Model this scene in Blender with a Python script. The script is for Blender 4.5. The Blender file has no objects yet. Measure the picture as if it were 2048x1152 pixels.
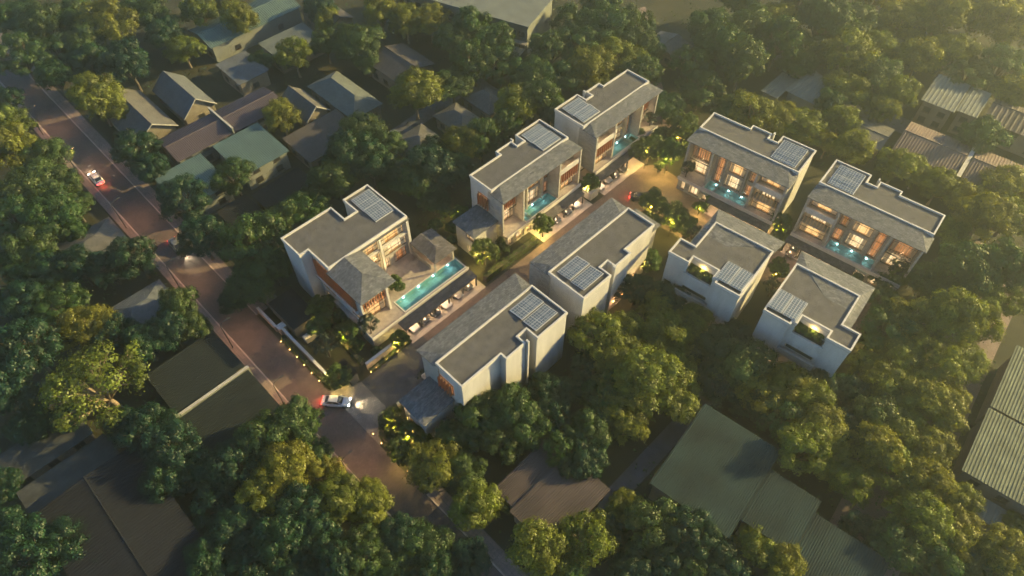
import bpy, bmesh, math, random
import numpy as np
from mathutils import Vector, Matrix

random.seed(7); rng = np.random.default_rng(7)
SC = bpy.context.scene
COL = SC.collection
R = math.radians

# ------------------------------------------------------------------ camera
CAMH = 100.0
cd = bpy.data.cameras.new('camera'); cam = bpy.data.objects.new('camera', cd); COL.objects.link(cam)
cam.location = (0, 0, CAMH); cam.rotation_euler = (R(90-52.43), 0, 0)
cd.sensor_width = 36; cd.lens = 36*1384.9/2048; cd.clip_start = 1; cd.clip_end = 2000
SC.camera = cam
# ------------------------------------------------------------------ sky, sun, exposure
SUN_EL, SUN_AZ = 20, 17            # azimuth counted from +X towards +Y
w = bpy.data.worlds.new('World'); SC.world = w; w.use_nodes = True
nt = w.node_tree; bg = nt.nodes['Background']
sky = nt.nodes.new('ShaderNodeTexSky'); sky.sky_type = 'NISHITA'; sky.sun_disc = False
sky.ozone_density = 4.0; sky.dust_density = .4; sky.sun_elevation = R(SUN_EL); sky.sun_rotation = R(90-SUN_AZ)
nt.links.new(sky.outputs[0], bg.inputs[0]); bg.inputs[1].default_value = .075
sd = bpy.data.lights.new('sun', 'SUN'); sun = bpy.data.objects.new('sun', sd); COL.objects.link(sun)
sd.energy = 5.0; sd.angle = R(0.6); sd.color = (1.0,.76,.3)
d = Vector((math.cos(R(SUN_EL))*math.cos(R(SUN_AZ)), math.cos(R(SUN_EL))*math.sin(R(SUN_AZ)), math.sin(R(SUN_EL))))
sun.rotation_euler = d.to_track_quat('Z', 'Y').to_euler()
SC.view_settings.view_transform = 'Standard'; SC.view_settings.look = 'None'
SC.view_settings.exposure = 1.72; SC.view_settings.gamma = 1.0
SC.view_settings.use_curve_mapping = False
SC.cycles.use_denoising = True; SC.cycles.use_adaptive_sampling = True; SC.cycles.adaptive_threshold = .03; SC.cycles.adaptive_min_samples = 8
SC.cycles.max_bounces = 6; SC.cycles.diffuse_bounces = 2; SC.cycles.glossy_bounces = 2
SC.cycles.transmission_bounces = 3; SC.cycles.transparent_max_bounces = 8; SC.cycles.volume_bounces = 0
SC.cycles.caustics_reflective = False; SC.cycles.caustics_refractive = False
SC.cycles.sample_clamp_indirect = 4.0; SC.cycles.light_sampling_threshold = .04

# ------------------------------------------------------------------ pixel / plan conversions used to lay the plan out in metres
FPX, TH = 1384.9, R(52.43); sT, cT = math.sin(TH), math.cos(TH)
def un(x, y, z=0.0):
    u = (x-1024)/FPX; v = -(y-576)/FPX
    dx, dy, dz = u, cT+v*sT, -sT+v*cT
    t = (z-CAMH)/dz
    return (t*dx, t*dy)
def K(a, b, th=45.0):
    c, s = math.cos(R(th)), math.sin(R(th))
    return (a*c-b*s, a*s+b*c)
def pxof(X, Y, Z=0.0):
    dz = Z-CAMH; dep = Y*cT-dz*sT; up = Y*sT+dz*cT
    return (1024+FPX*X/dep, 576-FPX*up/dep, FPX/dep)

# ------------------------------------------------------------------ materials
MATS = {}
def M(name, col, rough=.7, var=.18, scale=1.2, bump=0.0, bscale=None, metal=0.0, spec=.4, detail=5.0, col2=None, coords='Object', stretch=(1, 1, 1)):
    if name in MATS: return MATS[name]
    m = bpy.data.materials.new(name); m.use_nodes = True; n = m.node_tree; L = n.links
    b = n.nodes['Principled BSDF']; b.inputs['Roughness'].default_value = rough; b.inputs['Metallic'].default_value = metal
    b.inputs['Specular IOR Level'].default_value = spec
    tc = n.nodes.new('ShaderNodeTexCoord'); mp = n.nodes.new('ShaderNodeMapping'); mp.inputs['Scale'].default_value = stretch
    L.new(tc.outputs[coords], mp.inputs[0])
    nz = n.nodes.new('ShaderNodeTexNoise'); nz.inputs['Scale'].default_value = scale; nz.inputs['Detail'].default_value = detail
    L.new(mp.outputs[0], nz.inputs['Vector'])
    rp = n.nodes.new('ShaderNodeValToRGB'); rp.color_ramp.elements[0].position = .3; rp.color_ramp.elements[1].position = .7
    c2 = col2 or tuple(c*(1+var) for c in col)
    rp.color_ramp.elements[0].color = (*[c*(1-var) for c in col], 1); rp.color_ramp.elements[1].color = (*c2, 1)
    L.new(nz.outputs['Fac'], rp.inputs[0]); L.new(rp.outputs[0], b.inputs['Base Color'])
    if bump:
        nb = n.nodes.new('ShaderNodeTexNoise'); nb.inputs['Scale'].default_value = bscale or scale*6; nb.inputs['Detail'].default_value = 4
        L.new(mp.outputs[0], nb.inputs['Vector'])
        bp = n.nodes.new('ShaderNodeBump'); bp.inputs['Strength'].default_value = bump; bp.inputs['Distance'].default_value = .05
        L.new(nb.outputs['Fac'], bp.inputs['Height']); L.new(bp.outputs[0], b.inputs['Normal'])
    MATS[name] = m; return m

def emis(name, col, strength, var=0.25, scale=.8):
    if name in MATS: return MATS[name]
    m = bpy.data.materials.new(name); m.use_nodes = True; n = m.node_tree; L = n.links
    b = n.nodes['Principled BSDF']; b.inputs['Base Color'].default_value = (*[c*.5 for c in col], 1); b.inputs['Roughness'].default_value = .5
    tc = n.nodes.new('ShaderNodeTexCoord'); nz = n.nodes.new('ShaderNodeTexNoise'); nz.inputs['Scale'].default_value = scale
    nz.inputs['Detail'].default_value = 3
    L.new(tc.outputs['Object'], nz.inputs['Vector'])
    rp = n.nodes.new('ShaderNodeValToRGB'); rp.color_ramp.elements[0].position = .35; rp.color_ramp.elements[1].position = .65
    rp.color_ramp.elements[0].color = (col[0]*(1-var), col[1]*(1-var*1.5), col[2]*(1-var*2), 1); rp.color_ramp.elements[1].color = (*col, 1)
    L.new(nz.outputs['Fac'], rp.inputs[0]); L.new(rp.outputs[0], b.inputs['Emission Color']); b.inputs['Emission Strength'].default_value = strength*.82
    MATS[name] = m; return m

def tiles(name, c1, c2, mortar, bw, bh, rough=.75, msize=.02, rot=0.0, noise=.35, bump=.4, offset=.5, nscale=.55):
    """courses of tiles / pavers / bricks too small to be built singly"""
    if name in MATS: return MATS[name]
    m = bpy.data.materials.new(name); m.use_nodes = True; n = m.node_tree; L = n.links
    b = n.nodes['Principled BSDF']; b.inputs['Roughness'].default_value = rough; b.inputs['Specular IOR Level'].default_value = .35
    tc = n.nodes.new('ShaderNodeTexCoord'); mp = n.nodes.new('ShaderNodeMapping'); mp.inputs['Rotation'].default_value = (0, 0, rot)
    L.new(tc.outputs['Object'], mp.inputs[0])
    br = n.nodes.new('ShaderNodeTexBrick'); br.inputs['Scale'].default_value = 1; br.inputs['Brick Width'].default_value = bw
    br.inputs['Row Height'].default_value = bh; br.inputs['Mortar Size'].default_value = msize; br.offset = offset
    br.inputs['Color1'].default_value = (*c1, 1); br.inputs['Color2'].default_value = (*c2, 1); br.inputs['Mortar'].default_value = (*mortar, 1)
    br.inputs['Bias'].default_value = 0
    L.new(mp.outputs[0], br.inputs['Vector'])
    nz = n.nodes.new('ShaderNodeTexNoise'); nz.inputs['Scale'].default_value = nscale; nz.inputs['Detail'].default_value = 6; nz.inputs['Roughness'].default_value = .7
    L.new(mp.outputs[0], nz.inputs['Vector'])
    mr = n.nodes.new('ShaderNodeMapRange'); mr.inputs[1].default_value = .3; mr.inputs[2].default_value = .7
    mr.inputs[3].default_value = 1-noise; mr.inputs[4].default_value = 1+noise
    L.new(nz.outputs['Fac'], mr.inputs[0])
    mx = n.nodes.new('ShaderNodeVectorMath'); mx.operation = 'SCALE'
    L.new(br.outputs['Color'], mx.inputs[0]); L.new(mr.outputs[0], mx.inputs['Scale']); L.new(mx.outputs[0], b.inputs['Base Color'])
    bp = n.nodes.new('ShaderNodeBump'); bp.inputs['Strength'].default_value = bump; bp.inputs['Distance'].default_value = .03
    L.new(br.outputs['Fac'], bp.inputs['Height']); bp.invert = True; L.new(bp.outputs[0], b.inputs['Normal'])
    MATS[name] = m; return m

def leafmat(name, col, trans=.35, hv=.03):
    if name in MATS: return MATS[name]
    m = bpy.data.materials.new(name); m.use_nodes = True; n = m.node_tree; L = n.links
    n.nodes.remove(n.nodes['Principled BSDF']); out = n.nodes['Material Output']
    oi = n.nodes.new('ShaderNodeObjectInfo'); at = n.nodes.new('ShaderNodeAttribute'); at.attribute_name = 'tone'
    hs = n.nodes.new('ShaderNodeHueSaturation'); hs.inputs['Color'].default_value = (*col, 1)
    m1 = n.nodes.new('ShaderNodeMapRange'); m1.inputs[3].default_value = .5-hv; m1.inputs[4].default_value = .5+hv*.5
    L.new(oi.outputs['Random'], m1.inputs[0]); L.new(m1.outputs[0], hs.inputs['Hue'])
    m2 = n.nodes.new('ShaderNodeMapRange'); m2.inputs[3].default_value = .6; m2.inputs[4].default_value = 1.5
    L.new(at.outputs['Fac'], m2.inputs[0]); L.new(m2.outputs[0], hs.inputs['Value'])
    di = n.nodes.new('ShaderNodeBsdfDiffuse'); tr = n.nodes.new('ShaderNodeBsdfTranslucent'); gl = n.nodes.new('ShaderNodeBsdfGlossy'); gl.inputs['Roughness'].default_value = .45
    gl.inputs['Color'].default_value = (.8, .8, .75, 1)
    L.new(hs.outputs[0], di.inputs[0])
    hy = n.nodes.new('ShaderNodeMix'); hy.data_type = 'RGBA'; hy.blend_type = 'MULTIPLY'; hy.inputs[0].default_value = 1
    L.new(hs.outputs[0], hy.inputs[6]); hy.inputs[7].default_value = (1.5, 1.45, .5, 1); L.new(hy.outputs[2], tr.inputs[0])
    s1 = n.nodes.new('ShaderNodeMixShader'); s1.inputs[0].default_value = trans; L.new(di.outputs[0], s1.inputs[1]); L.new(tr.outputs[0], s1.inputs[2])
    s2 = n.nodes.new('ShaderNodeMixShader'); s2.inputs[0].default_value = .025; L.new(s1.outputs[0], s2.inputs[1]); L.new(gl.outputs[0], s2.inputs[2])
    L.new(s2.outputs[0], out.inputs[0]); MATS[name] = m; return m

def glass(name, tint, gloss=.12, rough=.03):
    if name in MATS: return MATS[name]
    m = bpy.data.materials.new(name); m.use_nodes = True; n = m.node_tree; L = n.links
    n.nodes.remove(n.nodes['Principled BSDF']); out = n.nodes['Material Output']
    t = n.nodes.new('ShaderNodeBsdfTransparent'); t.inputs[0].default_value = (*tint, 1)
    g = n.nodes.new('ShaderNodeBsdfGlossy'); g.inputs['Roughness'].default_value = rough
    fr = n.nodes.new('ShaderNodeMapRange'); fr.inputs[1].default_value = .25; fr.inputs[2].default_value = 1.0; fr.inputs[3].default_value = .03; fr.inputs[4].default_value = .55
    lw = n.nodes.new('ShaderNodeLayerWeight'); lw.inputs[0].default_value = .3; L.new(lw.outputs['Facing'], fr.inputs[0])
    if name == 'water':
        tc = n.nodes.new('ShaderNodeTexCoord'); nz = n.nodes.new('ShaderNodeTexNoise'); nz.inputs['Scale'].default_value = 1.6; nz.inputs['Detail'].default_value = 3
        L.new(tc.outputs['Object'], nz.inputs['Vector']); bp = n.nodes.new('ShaderNodeBump'); bp.inputs['Strength'].default_value = .25; bp.inputs['Distance'].default_value = .1
        L.new(nz.outputs['Fac'], bp.inputs['Height']); L.new(bp.outputs[0], g.inputs['Normal']); L.new(bp.outputs[0], lw.inputs['Normal'])
    mx = n.nodes.new('ShaderNodeMixShader'); L.new(fr.outputs[0], mx.inputs[0]); L.new(t.outputs[0], mx.inputs[1]); L.new(g.outputs[0], mx.inputs[2])
    L.new(mx.outputs[0], out.inputs[0]); MATS[name] = m; return m

# colours of the place
WALL = M('wall_paint', (.44, .42, .39), .8, .13, .8, bump=.1, bscale=9, stretch=(1, 1, .16), detail=7)
STONE = M('stone_cladding', (.30, .28, .25), .75, .22, .9, bump=.2, stretch=(1, 1, 2.5))
COPING = M('coping_paint', (.5, .47, .43), .7, .06, .7)
FLAT = M('roof_gravel', (.096, .09, .085), .95, .2, .7, bump=.5, bscale=40, detail=8)
DARKGAP = M('dark_metal', (.03, .03, .033), .5, .2, 2)
WOOD = M('red_timber', (.30, .12, .055), .55, .3, 3, stretch=(4, 4, .6))
WOOD2 = M('pale_timber', (.42, .28, .16), .55, .25, 3, stretch=(4, 4, .6))
FRAME = M('window_frame_bronze', (.05, .038, .03), .45, .2, 3)
DECK = M('deck_stone', (.30, .26, .23), .6, .2, 1.5, bump=.15)
FLOORL = M('carport_paving', (.46, .39, .32), .8, .12, 1.1)
SLATE = tiles('slate_tiles', (.075, .078, .083), (.165, .163, .162), (.04, .04, .042), .7, .32, msize=.02, noise=.45, nscale=2.4)
SLATED = tiles('dark_slate_tiles', (.07, .062, .06), (.13, .115, .11), (.04, .038, .037), .7, .34, noise=.45, nscale=1.3)
POOLT = tiles('pool_mosaic', (.17, .3, .29), (.23, .37, .35), (.13, .24, .235), .5, .5, noise=.25, bump=.05, offset=0)
WATER = glass('water', (.72, .92, .91))
GLASS = glass('window_glass', (.92, .93, .93))
GLOWS = {'y': emis('room_light_yellow', (1.0, .62, .26), .66), 'o': emis('room_light_orange', (.95, .42, .16), .36, .35, 1.2),
         'w': emis('room_light_pale', (1.0, .74, .42), .66), 'd': emis('room_dim', (.5, .24, .1), .4, .5, 1.0)}
CURT = M('curtain_cloth', (.75, .66, .5), .9, .08, 2)
BULB = emis('bulb_warm', (1.0, .55, .18), 3.2, 0, 1); BULBW = emis('bulb_white', (.85, 1.0, 1.0), 22, 0, 1)
SOLG = tiles('solar_cells', (.026, .052, .1), (.036, .07, .13), (.4, .41, .4), .47, .47, rough=.45, msize=.042, noise=.1, bump=0, offset=0)
ALU = M('aluminium', (.62, .60, .56), .4, .06, 3)
# ------------------------------------------------------------------ mesh helpers
class MB:
    def __init__(s): s.v = []; s.f = []
    def add(s, vs, fs):
        o = len(s.v); s.v += [tuple(map(float, q)) for q in vs]; s.f += [tuple(o+i for i in f) for f in fs]; return s
    def box(s, x0, x1, y0, y1, z0, z1):
        x0, x1 = sorted((x0, x1)); y0, y1 = sorted((y0, y1)); z0, z1 = sorted((z0, z1))
        return s.add([(x0,y0,z0),(x1,y0,z0),(x1,y1,z0),(x0,y1,z0),(x0,y0,z1),(x1,y0,z1),(x1,y1,z1),(x0,y1,z1)],
                     [(0,3,2,1),(4,5,6,7),(0,1,5,4),(1,2,6,5),(2,3,7,6),(3,0,4,7)])
    def prism(s, poly, z0, z1):
        n = len(poly); ar = sum(poly[i][0]*poly[(i+1)%n][1]-poly[(i+1)%n][0]*poly[i][1] for i in range(n))
        if ar < 0: poly = poly[::-1]
        s.add([(p[0], p[1], z0) for p in poly]+[(p[0], p[1], z1) for p in poly],
              [tuple(range(n-1, -1, -1)), tuple(range(n, 2*n))]+[(i, (i+1) % n, n+(i+1) % n, n+i) for i in range(n)]); return s
    def sheet(s, poly, z): n = len(poly); return s.add([(p[0], p[1], z) for p in poly], [tuple(range(n))])
    def tube(s, pts, rad, n=7):
        rings = []; o = len(s.v)
        for i, p in enumerate(pts):
            p = Vector(p); q = Vector(pts[min(i+1, len(pts)-1)])-Vector(pts[max(i-1, 0)])
            q = q.normalized() if q.length > 1e-6 else Vector((0, 0, 1))
            u = q.orthogonal().normalized(); vv = q.cross(u)
            for k in range(n):
                a = 2*math.pi*k/n; s.v.append(tuple(p+rad[i]*(math.cos(a)*u+math.sin(a)*vv)))
        for i in range(len(pts)-1):
            for k in range(n):
                s.f.append((o+i*n+k, o+i*n+(k+1) % n, o+(i+1)*n+(k+1) % n, o+(i+1)*n+k))
        s.f.append(tuple(o+k for k in range(n))[::-1]); s.f.append(tuple(o+(len(pts)-1)*n+k for k in range(n)))
        return s
    def mesh(s, name, mat, smooth=False):
        me = bpy.data.meshes.new(name); me.from_pydata(s.v, [], s.f); me.update()
        if mat: me.materials.append(mat)
        if smooth: me.polygons.foreach_set('use_smooth', [True]*len(me.polygons))
        return me
    def build(s, name, mat, parent=None, loc=(0, 0, 0), rz=0, smooth=False, recalc=False):
        me = s.mesh(name, mat, smooth)
        if recalc:
            bm = bmesh.new(); bm.from_mesh(me); bmesh.ops.recalc_face_normals(bm, faces=bm.faces); bm.to_mesh(me); bm.free()
        return link(name, me, parent, loc, rz)
def link(name, data, parent=None, loc=(0, 0, 0), rz=0):
    o = bpy.data.objects.new(name, data); COL.objects.link(o); o.location = loc; o.rotation_euler = (0, 0, rz)
    if parent: o.parent = parent
    return o
def empty(name, loc, rz=0): 
    o = link(name, None, None, loc, rz); o.empty_display_size = .5; return o
def tag(o, label, cat, group=None):
    o['label'] = label; o['category'] = cat
    if group: o['group'] = group
    return o
def struct(o): o['kind'] = 'structure'; return o
def light(parent, loc, power, col=(1, .62, .28), rad=.15, kind='POINT', rot=None, spot=None, name='lamp_light'):
    ld = bpy.data.lights.new(name, kind); ld.energy = power*.72; ld.color = col; ld.shadow_soft_size = rad
    if kind == 'SPOT': ld.spot_size = spot; ld.spot_blend = .9
    o = link(name, ld, parent, loc)
    if rot: o.rotation_euler = rot
    return o
def offset_poly(poly, t):
    n = len(poly); ar = sum(poly[i][0]*poly[(i+1)%n][1]-poly[(i+1)%n][0]*poly[i][1] for i in range(n))
    sg = 1 if ar > 0 else -1; out = []
    for i in range(n):
        p0, p1, p2 = Vector(poly[i-1]), Vector(poly[i]), Vector(poly[(i+1) % n])
        e1 = (p1-p0).normalized(); e2 = (p2-p1).normalized()
        n1 = Vector((-e1.y, e1.x))*sg; n2 = Vector((-e2.y, e2.x))*sg
        k = 1+n1.dot(n2)
        out.append(tuple(p1+(n1+n2)*(t/max(k, .2))))
    return out
def parapet(poly, t, z0, z1):
    """closed ring: outer outline, inner offset outline"""
    n = len(poly); q = offset_poly(poly, t); m = MB()
    vs = [(p[0], p[1], z0) for p in poly]+[(p[0], p[1], z1) for p in poly]+[(p[0], p[1], z1) for p in q]+[(p[0], p[1], z0) for p in q]
    fs = []
    for i in range(n):
        j = (i+1) % n
        fs += [(i, j, n+j, n+i), (n+i, n+j, 2*n+j, 2*n+i), (2*n+i, 2*n+j, 3*n+j, 3*n+i), (3*n+i, 3*n+j, j, i)]
    return m.add(vs, fs)

# ------------------------------------------------------------------ the ground, road, pavements, drives
GRASS = M('ground_earth_grass', (.026, .034, .014), .95, .45, .12, bump=.6, bscale=3, col2=(.055, .05, .024), detail=9)
ROADM = tiles('road_pavers', (.105, .079, .07), (.142, .107, .095), (.05, .04, .037), .34, .17, noise=.22, msize=.012, bump=.3)
PAVEM = tiles('pavement_slabs', (.21, .16, .14), (.25, .19, .16), (.1, .08, .075), .6, .6, noise=.2, offset=0)
KERBM = M('kerb_stone', (.42, .34, .29), .8, .15, 1.5)
ASPH = tiles('dark_drive_pavers', (.075, .07, .075), (.1, .092, .095), (.035, .033, .035), .3, .15, noise=.25, msize=.01)
BROWNP = tiles('brown_drive_pavers', (.17, .115, .09), (.22, .15, .115), (.08, .06, .05), .34, .17, noise=.25, msize=.012)
COBBLE = tiles('granite_setts', (.22, .19, .17), (.33, .28, .24), (.08, .07, .065), .3, .3, noise=.3, msize=.035, bump=.8)
TRACKM = M('track_asphalt', (.1, .1, .11), .9, .25, .5, bump=.3)

g = MB().sheet([(-240, -80), (240, -80), (240, 330), (-240, 330)], 0).build('ground', GRASS); struct(g)
RZ = R(45)
struct(MB().sheet([(12.45, -50), (18.1, -50), (18.1, 220), (12.45, 220)], .02).build('road', ROADM, rz=RZ))
struct(MB().box(10.9, 12.25, -50, 220, 0, .11).build('pavement', PAVEM, rz=RZ))
struct(MB().box(12.25, 12.45, -50, 220, 0, .13).build('kerb', KERBM, rz=RZ))
for b0, b1 in ((82, 220), (-50, 36)):
    struct(MB().box(18.3, 20.5, b0, b1, 0, .11).build('pavement', PAVEM, rz=RZ))
    struct(MB().box(18.1, 18.3, b0, b1, 0, .13).build('kerb', KERBM, rz=RZ))
struct(MB().sheet([(18.1, 47.0), (23.0, 51.7), (23.0, 58.2), (18.1, 60.5)], .024).build('entrance_apron', COBBLE, rz=RZ))
struct(MB().sheet([(23.0, 51.3), (36, 50.0), (36, 58.3), (23.0, 58.2)], .016).build('entrance_drive', ASPH, rz=RZ))
struct(MB().sheet([(36, 47), (86, 47), (93, 40), (98, 43), (99.2, 50), (99.2, 56), (97, 57.9), (36, 57.9)], .012).build('driveway', BROWNP, rz=RZ))
struct(MB().sheet([(-44, 90), (-20, 90), (6, 90), (6, 98.6), (-42, 98.6)], .028).build('courtyard_lane', BROWNP, rz=R(-38.6)))
for a0, a1, th, b0, b1 in ((33.8, 51.2, 45, 57.9, 66.2), (66.5, 80.8, 45, 57.9, 66), (84.4, 97.5, 45, 57.9, 66), (-30, -17.2, -38.6, 98.6, 105.5), (-13.6, -5, -38.6, 98.6, 105.5)):
    struct(MB().sheet([(a0, b0), (a1, b0), (a1, b1), (a0, b1)], .034).build('carport_floor', FLOORL, rz=R(th)))
struct(MB().sheet([(20.5, 17.6), (62, 17.6), (62, 14.8), (20.5, 14.6)], .016).build('track', TRACKM, rz=RZ))
struct(MB().sheet([(56, 103.6), (96, 106.6), (96, 102.8), (56, 99.6)], .016).build('lane', TRACKM, rz=RZ))
struct(MB().sheet([(-47, 157), (-23, 147.5), (6, 146.5), (6, 152.5), (-22, 153), (-47, 163)], .016).build('lane', TRACKM, rz=R(-38.6)))
struct(MB().sheet([(14.5, 40), (25, 40), (25, 125), (14.5, 125)], .016).build('yard', M('yard_earth', (.2, .15, .13), .9, .15, .4), rz=R(-38.6)))
struct(MB().sheet([(104, 60), (110, 60), (146, 96), (140, 98)], .016).build('lane', M('lane_clay', (.2, .14, .12), .9, .2, .5), rz=RZ))

# ------------------------------------------------------------------ windows
def wall_open(m, x0, x1, z0, z1, y0, y1, opens):
    """wall between x0..x1, z0..z1 with rectangular openings (x0,x1,z0,z1)"""
    xs = sorted({x0, x1, *[o[0] for o in opens], *[o[1] for o in opens]}); zs = sorted({z0, z1, *[o[2] for o in opens], *[o[3] for o in opens]})
    for i in range(len(xs)-1):
        run = None
        for j in range(len(zs)-1):
            cx, cz = (xs[i]+xs[i+1])/2, (zs[j]+zs[j+1])/2
            hole = any(o[0] < cx < o[1] and o[2] < cz < o[3] for o in opens)
            if not hole: run = [zs[j], zs[j+1]] if run is None else [run[0], zs[j+1]]
            if (hole or j == len(zs)-2) and run: m.box(xs[i], xs[i+1], y0, y1, *run); run = None
    return m

class Fr:
    """plan frame of one house: u along the front, v to the back, mirrored by su, sv"""
    def __init__(s, a0, b0, th, su, sv): s.su, s.sv = su, sv; s.loc = (*K(a0, b0, th), 0); s.rz = R(th)
    def box(s, m, u0, u1, v0, v1, z0, z1): return m.box(s.su*u0, s.su*u1, s.sv*v0, s.sv*v1, z0, z1)
    def P(s, pts): return [(s.su*p[0], s.sv*p[1])+tuple(p[2:]) for p in pts]

def window(fr, root, u0, u1, z0, z1, v, kind='y', nx=2, nz=2, depth=.42, curtain=True, axis='v', dirn=1):
    """frame with mullions, pane, curtains, lit room recess. axis v: faces the front (-v)."""
    def B(m, p0, p1, q0, q1, a, b):
        if axis == 'v': fr.box(m, p0, p1, v+dirn*q0, v+dirn*q1, a, b)
        else: fr.box(m, v+dirn*q0, v+dirn*q1, p0, p1, a, b)
        return m
    t = .07; m = MB()
    B(m, u0, u0+t, -.04, .06, z0, z1); B(m, u1-t, u1, -.04, .06, z0, z1)
    B(m, u0+t, u1-t, -.04, .06, z0, z0+t); B(m, u0+t, u1-t, -.04, .06, z1-t, z1)
    for i in range(1, nx): x = u0+(u1-u0)*i/nx; B(m, x-.03, x+.03, -.035, .055, z0+t, z1-t)
    for j in range(1, nz): z = z0+(z1-z0)*j/nz; B(m, u0+t, u1-t, -.03, .05, z-.03, z+.03)
    wn = m.build('window', FRAME, root)
    B(MB(), u0+t, u1-t, .012, .022, z0+t, z1-t).build('pane', GLASS, wn)
    room = MB()
    e = .01
    B(room, u0, u1, depth, depth+.05, z0, z1)
    B(room, u0, u0+.03, .07, depth, z0, z1); B(room, u1-.03, u1, .07, depth, z0, z1)
    B(room, u0+.03, u1-.03, .07, depth, z1-.03, z1)
    room.build('lit_interior', GLOWS[kind], wn)
    B(MB(), u0+.03, u1-.03, .07, depth, z0, z0+.03).build('interior_floor', WOOD2, wn)
    if curtain:
        cw = (u1-u0)*.2; cu = MB()
        for c0, c1 in ((u0+.1, u0+.1+cw), (u1-.1-cw, u1-.1)):
            n = 5
            for k in range(n):
                q0 = c0+(c1-c0)*k/n; q1 = c0+(c1-c0)*(k+1)/n
                B(cu, q0, q1-.01, .12+.04*(k % 2), .15+.04*(k % 2), z0+.05, z1-.06)
        cu.build('curtain', CURT, wn)
    return wn

def solar(fr, root, u0, u1, v0, v1, z):
    """two arrays of six modules on a tilted frame"""
    for k, (va, vb) in enumerate(((v0, (v0+v1)/2-.12), ((v0+v1)/2+.12, v1))):
        rise = .28
        def zz(v): return z+.12+rise*(v-va)/(vb-va)
        fm = MB(); fr_pts = lambda uu0, uu1, a, b, t: fm.add(fr.P([(uu0, a, zz(a)-t), (uu1, a, zz(a)-t), (uu1, b, zz(b)-t), (uu0, b, zz(b)-t), (uu0, a, zz(a)), (uu1, a, zz(a)), (uu1, b, zz(b)), (uu0, b, zz(b))]),
                 [(0,3,2,1),(4,5,6,7),(0,1,5,4),(1,2,6,5),(2,3,7,6),(3,0,4,7)])
        fr_pts(u0-.06, u1+.06, va-.06, vb+.06, .07)
        for uu in (u0+.3, (u0+u1)/2, u1-.3):
            for vv in (va+.2, vb-.2): fr.box(fm, uu-.03, uu+.03, vv-.03, vv+.03, z, zz(vv)-.05)
        arr = fm.build('solar_array', ALU, root)
        for i in range(3):
            for j in range(2):
                a0 = u0+(u1-u0)*i/3+.03; a1 = u0+(u1-u0)*(i+1)/3-.03; b0 = va+(vb-va)*j/2+.03; b1 = va+(vb-va)*(j+1)/2-.03
                pm = MB().add(fr.P([(a0, b0, zz(b0)+.005), (a1, b0, zz(b0)+.005), (a1, b1, zz(b1)+.005), (a0, b1, zz(b1)+.005), (a0, b0, zz(b0)+.03), (a1, b0, zz(b0)+.03), (a1, b1, zz(b1)+.03), (a0, b1, zz(b1)+.03)]),
                     [(0,3,2,1),(4,5,6,7),(0,1,5,4),(1,2,6,5),(2,3,7,6),(3,0,4,7)])
                pm.build('solar_module', SOLG, arr, recalc=True)

def pool(fr, root, u0, u1, v0, v1, z, n, power=13):
    m = MB(); fb = z-1.2
    fr.box(m, u0, u1, v0, v1, fb-.1, fb)
    t = .12
    fr.box(m, u0-t, u0, v0-t, v1+t, fb-.1, z-.02); fr.box(m, u1, u1+t, v0-t, v1+t, fb-.1, z-.02)
    fr.box(m, u0, u1, v0-t, v0, fb-.1, z-.02); fr.box(m, u0, u1, v1, v1+t, fb-.1, z-.02)
    p = m.build('pool', POOLT, root)
    ed = parapet(fr.P([(u0-.3, v0-.3), (u1+.3, v0-.3), (u1+.3, v1+.22), (u0-.3, v1+.22)]), .22, z-.1, z+.04)
    ed.build('pool_edge', COPING, p, recalc=True)
    MB().sheet(fr.P([(u0, v0), (u1, v0), (u1, v1), (u0, v1)]), z-.08).build('water', WATER, p)
    for k in range(n):
        uu = u0+(u1-u0)*(k+.5)/n
        lm = MB(); fr.box(lm, uu-.07, uu+.07, v1-.05, v1-.01, z-.4, z-.26)
        lm.build('pool_lamp', BULBW, p)
        light(p, (fr.su*uu, fr.sv*(v1-.4), z-.35), power*.8, (.72, .96, 1.0), .1, name='pool_light')
    return p

def hip_strip(fr, u0, u1, v0, v1, ze, zt, h0, h1):
    """low tiled roof strip along a parapet, hipped at both ends; eave at v0, top at v1"""
    m = MB()
    V = fr.P([(u0, v0, ze), (u1, v0, ze), (u1-.05, v1, ze), (u1-h1, v1, zt), (u0+h0, v1, zt), (u0+.05, v1, ze)])
    t = .16; n = len(V); Bt = [(p[0], p[1], ze-t) for p in V]
    m.add(V+Bt, [(0, 1, 3, 4), (1, 2, 3), (0, 4, 5), (0, 1, 7, 6), (1, 2, 8, 7), (5, 0, 6, 11), (6, 7, 8, 11), (2, 3, 4, 5), (2, 5, 11, 8)])
    return m

def canopy(fr, root, u0, u1, v0, v1, z0, z1, posts):
    m = MB(); t = .14
    V = fr.P([(u0, v0, z0), (u1, v0, z0), (u1, v1, z1), (u0, v1, z1)]); B = [(p[0], p[1], p[2]-t) for p in V]
    m.add(V+B, [(0, 1, 2, 3), (4, 5, 6, 7), (0, 1, 5, 4), (1, 2, 6, 5), (2, 3, 7, 6), (3, 0, 4, 7)])
    c = m.build('carport_canopy', SLATED, root, recalc=True)
    n = posts
    for k in range(n+1):
        uu = u0+.2+(u1-u0-.4)*k/n
        pm = MB(); fr.box(pm, uu-.1, uu+.1, v1+.1, v1+.35, 0, z1-.3); pm.build('post', DARKGAP, root)
    return c

def downlights(fr, root, us, v, z, power, col=(1, .66, .36)):
    for uu in us:
        lm = MB(); fr.box(lm, uu-.12, uu+.12, v-.12, v+.12, z-.05, z)
        o = lm.build('ceiling_lamp', BULB, root)
        light(o, (fr.su*uu, fr.sv*v, z-.2), power, col, .2)

def tube_shape(*a): pass

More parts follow.
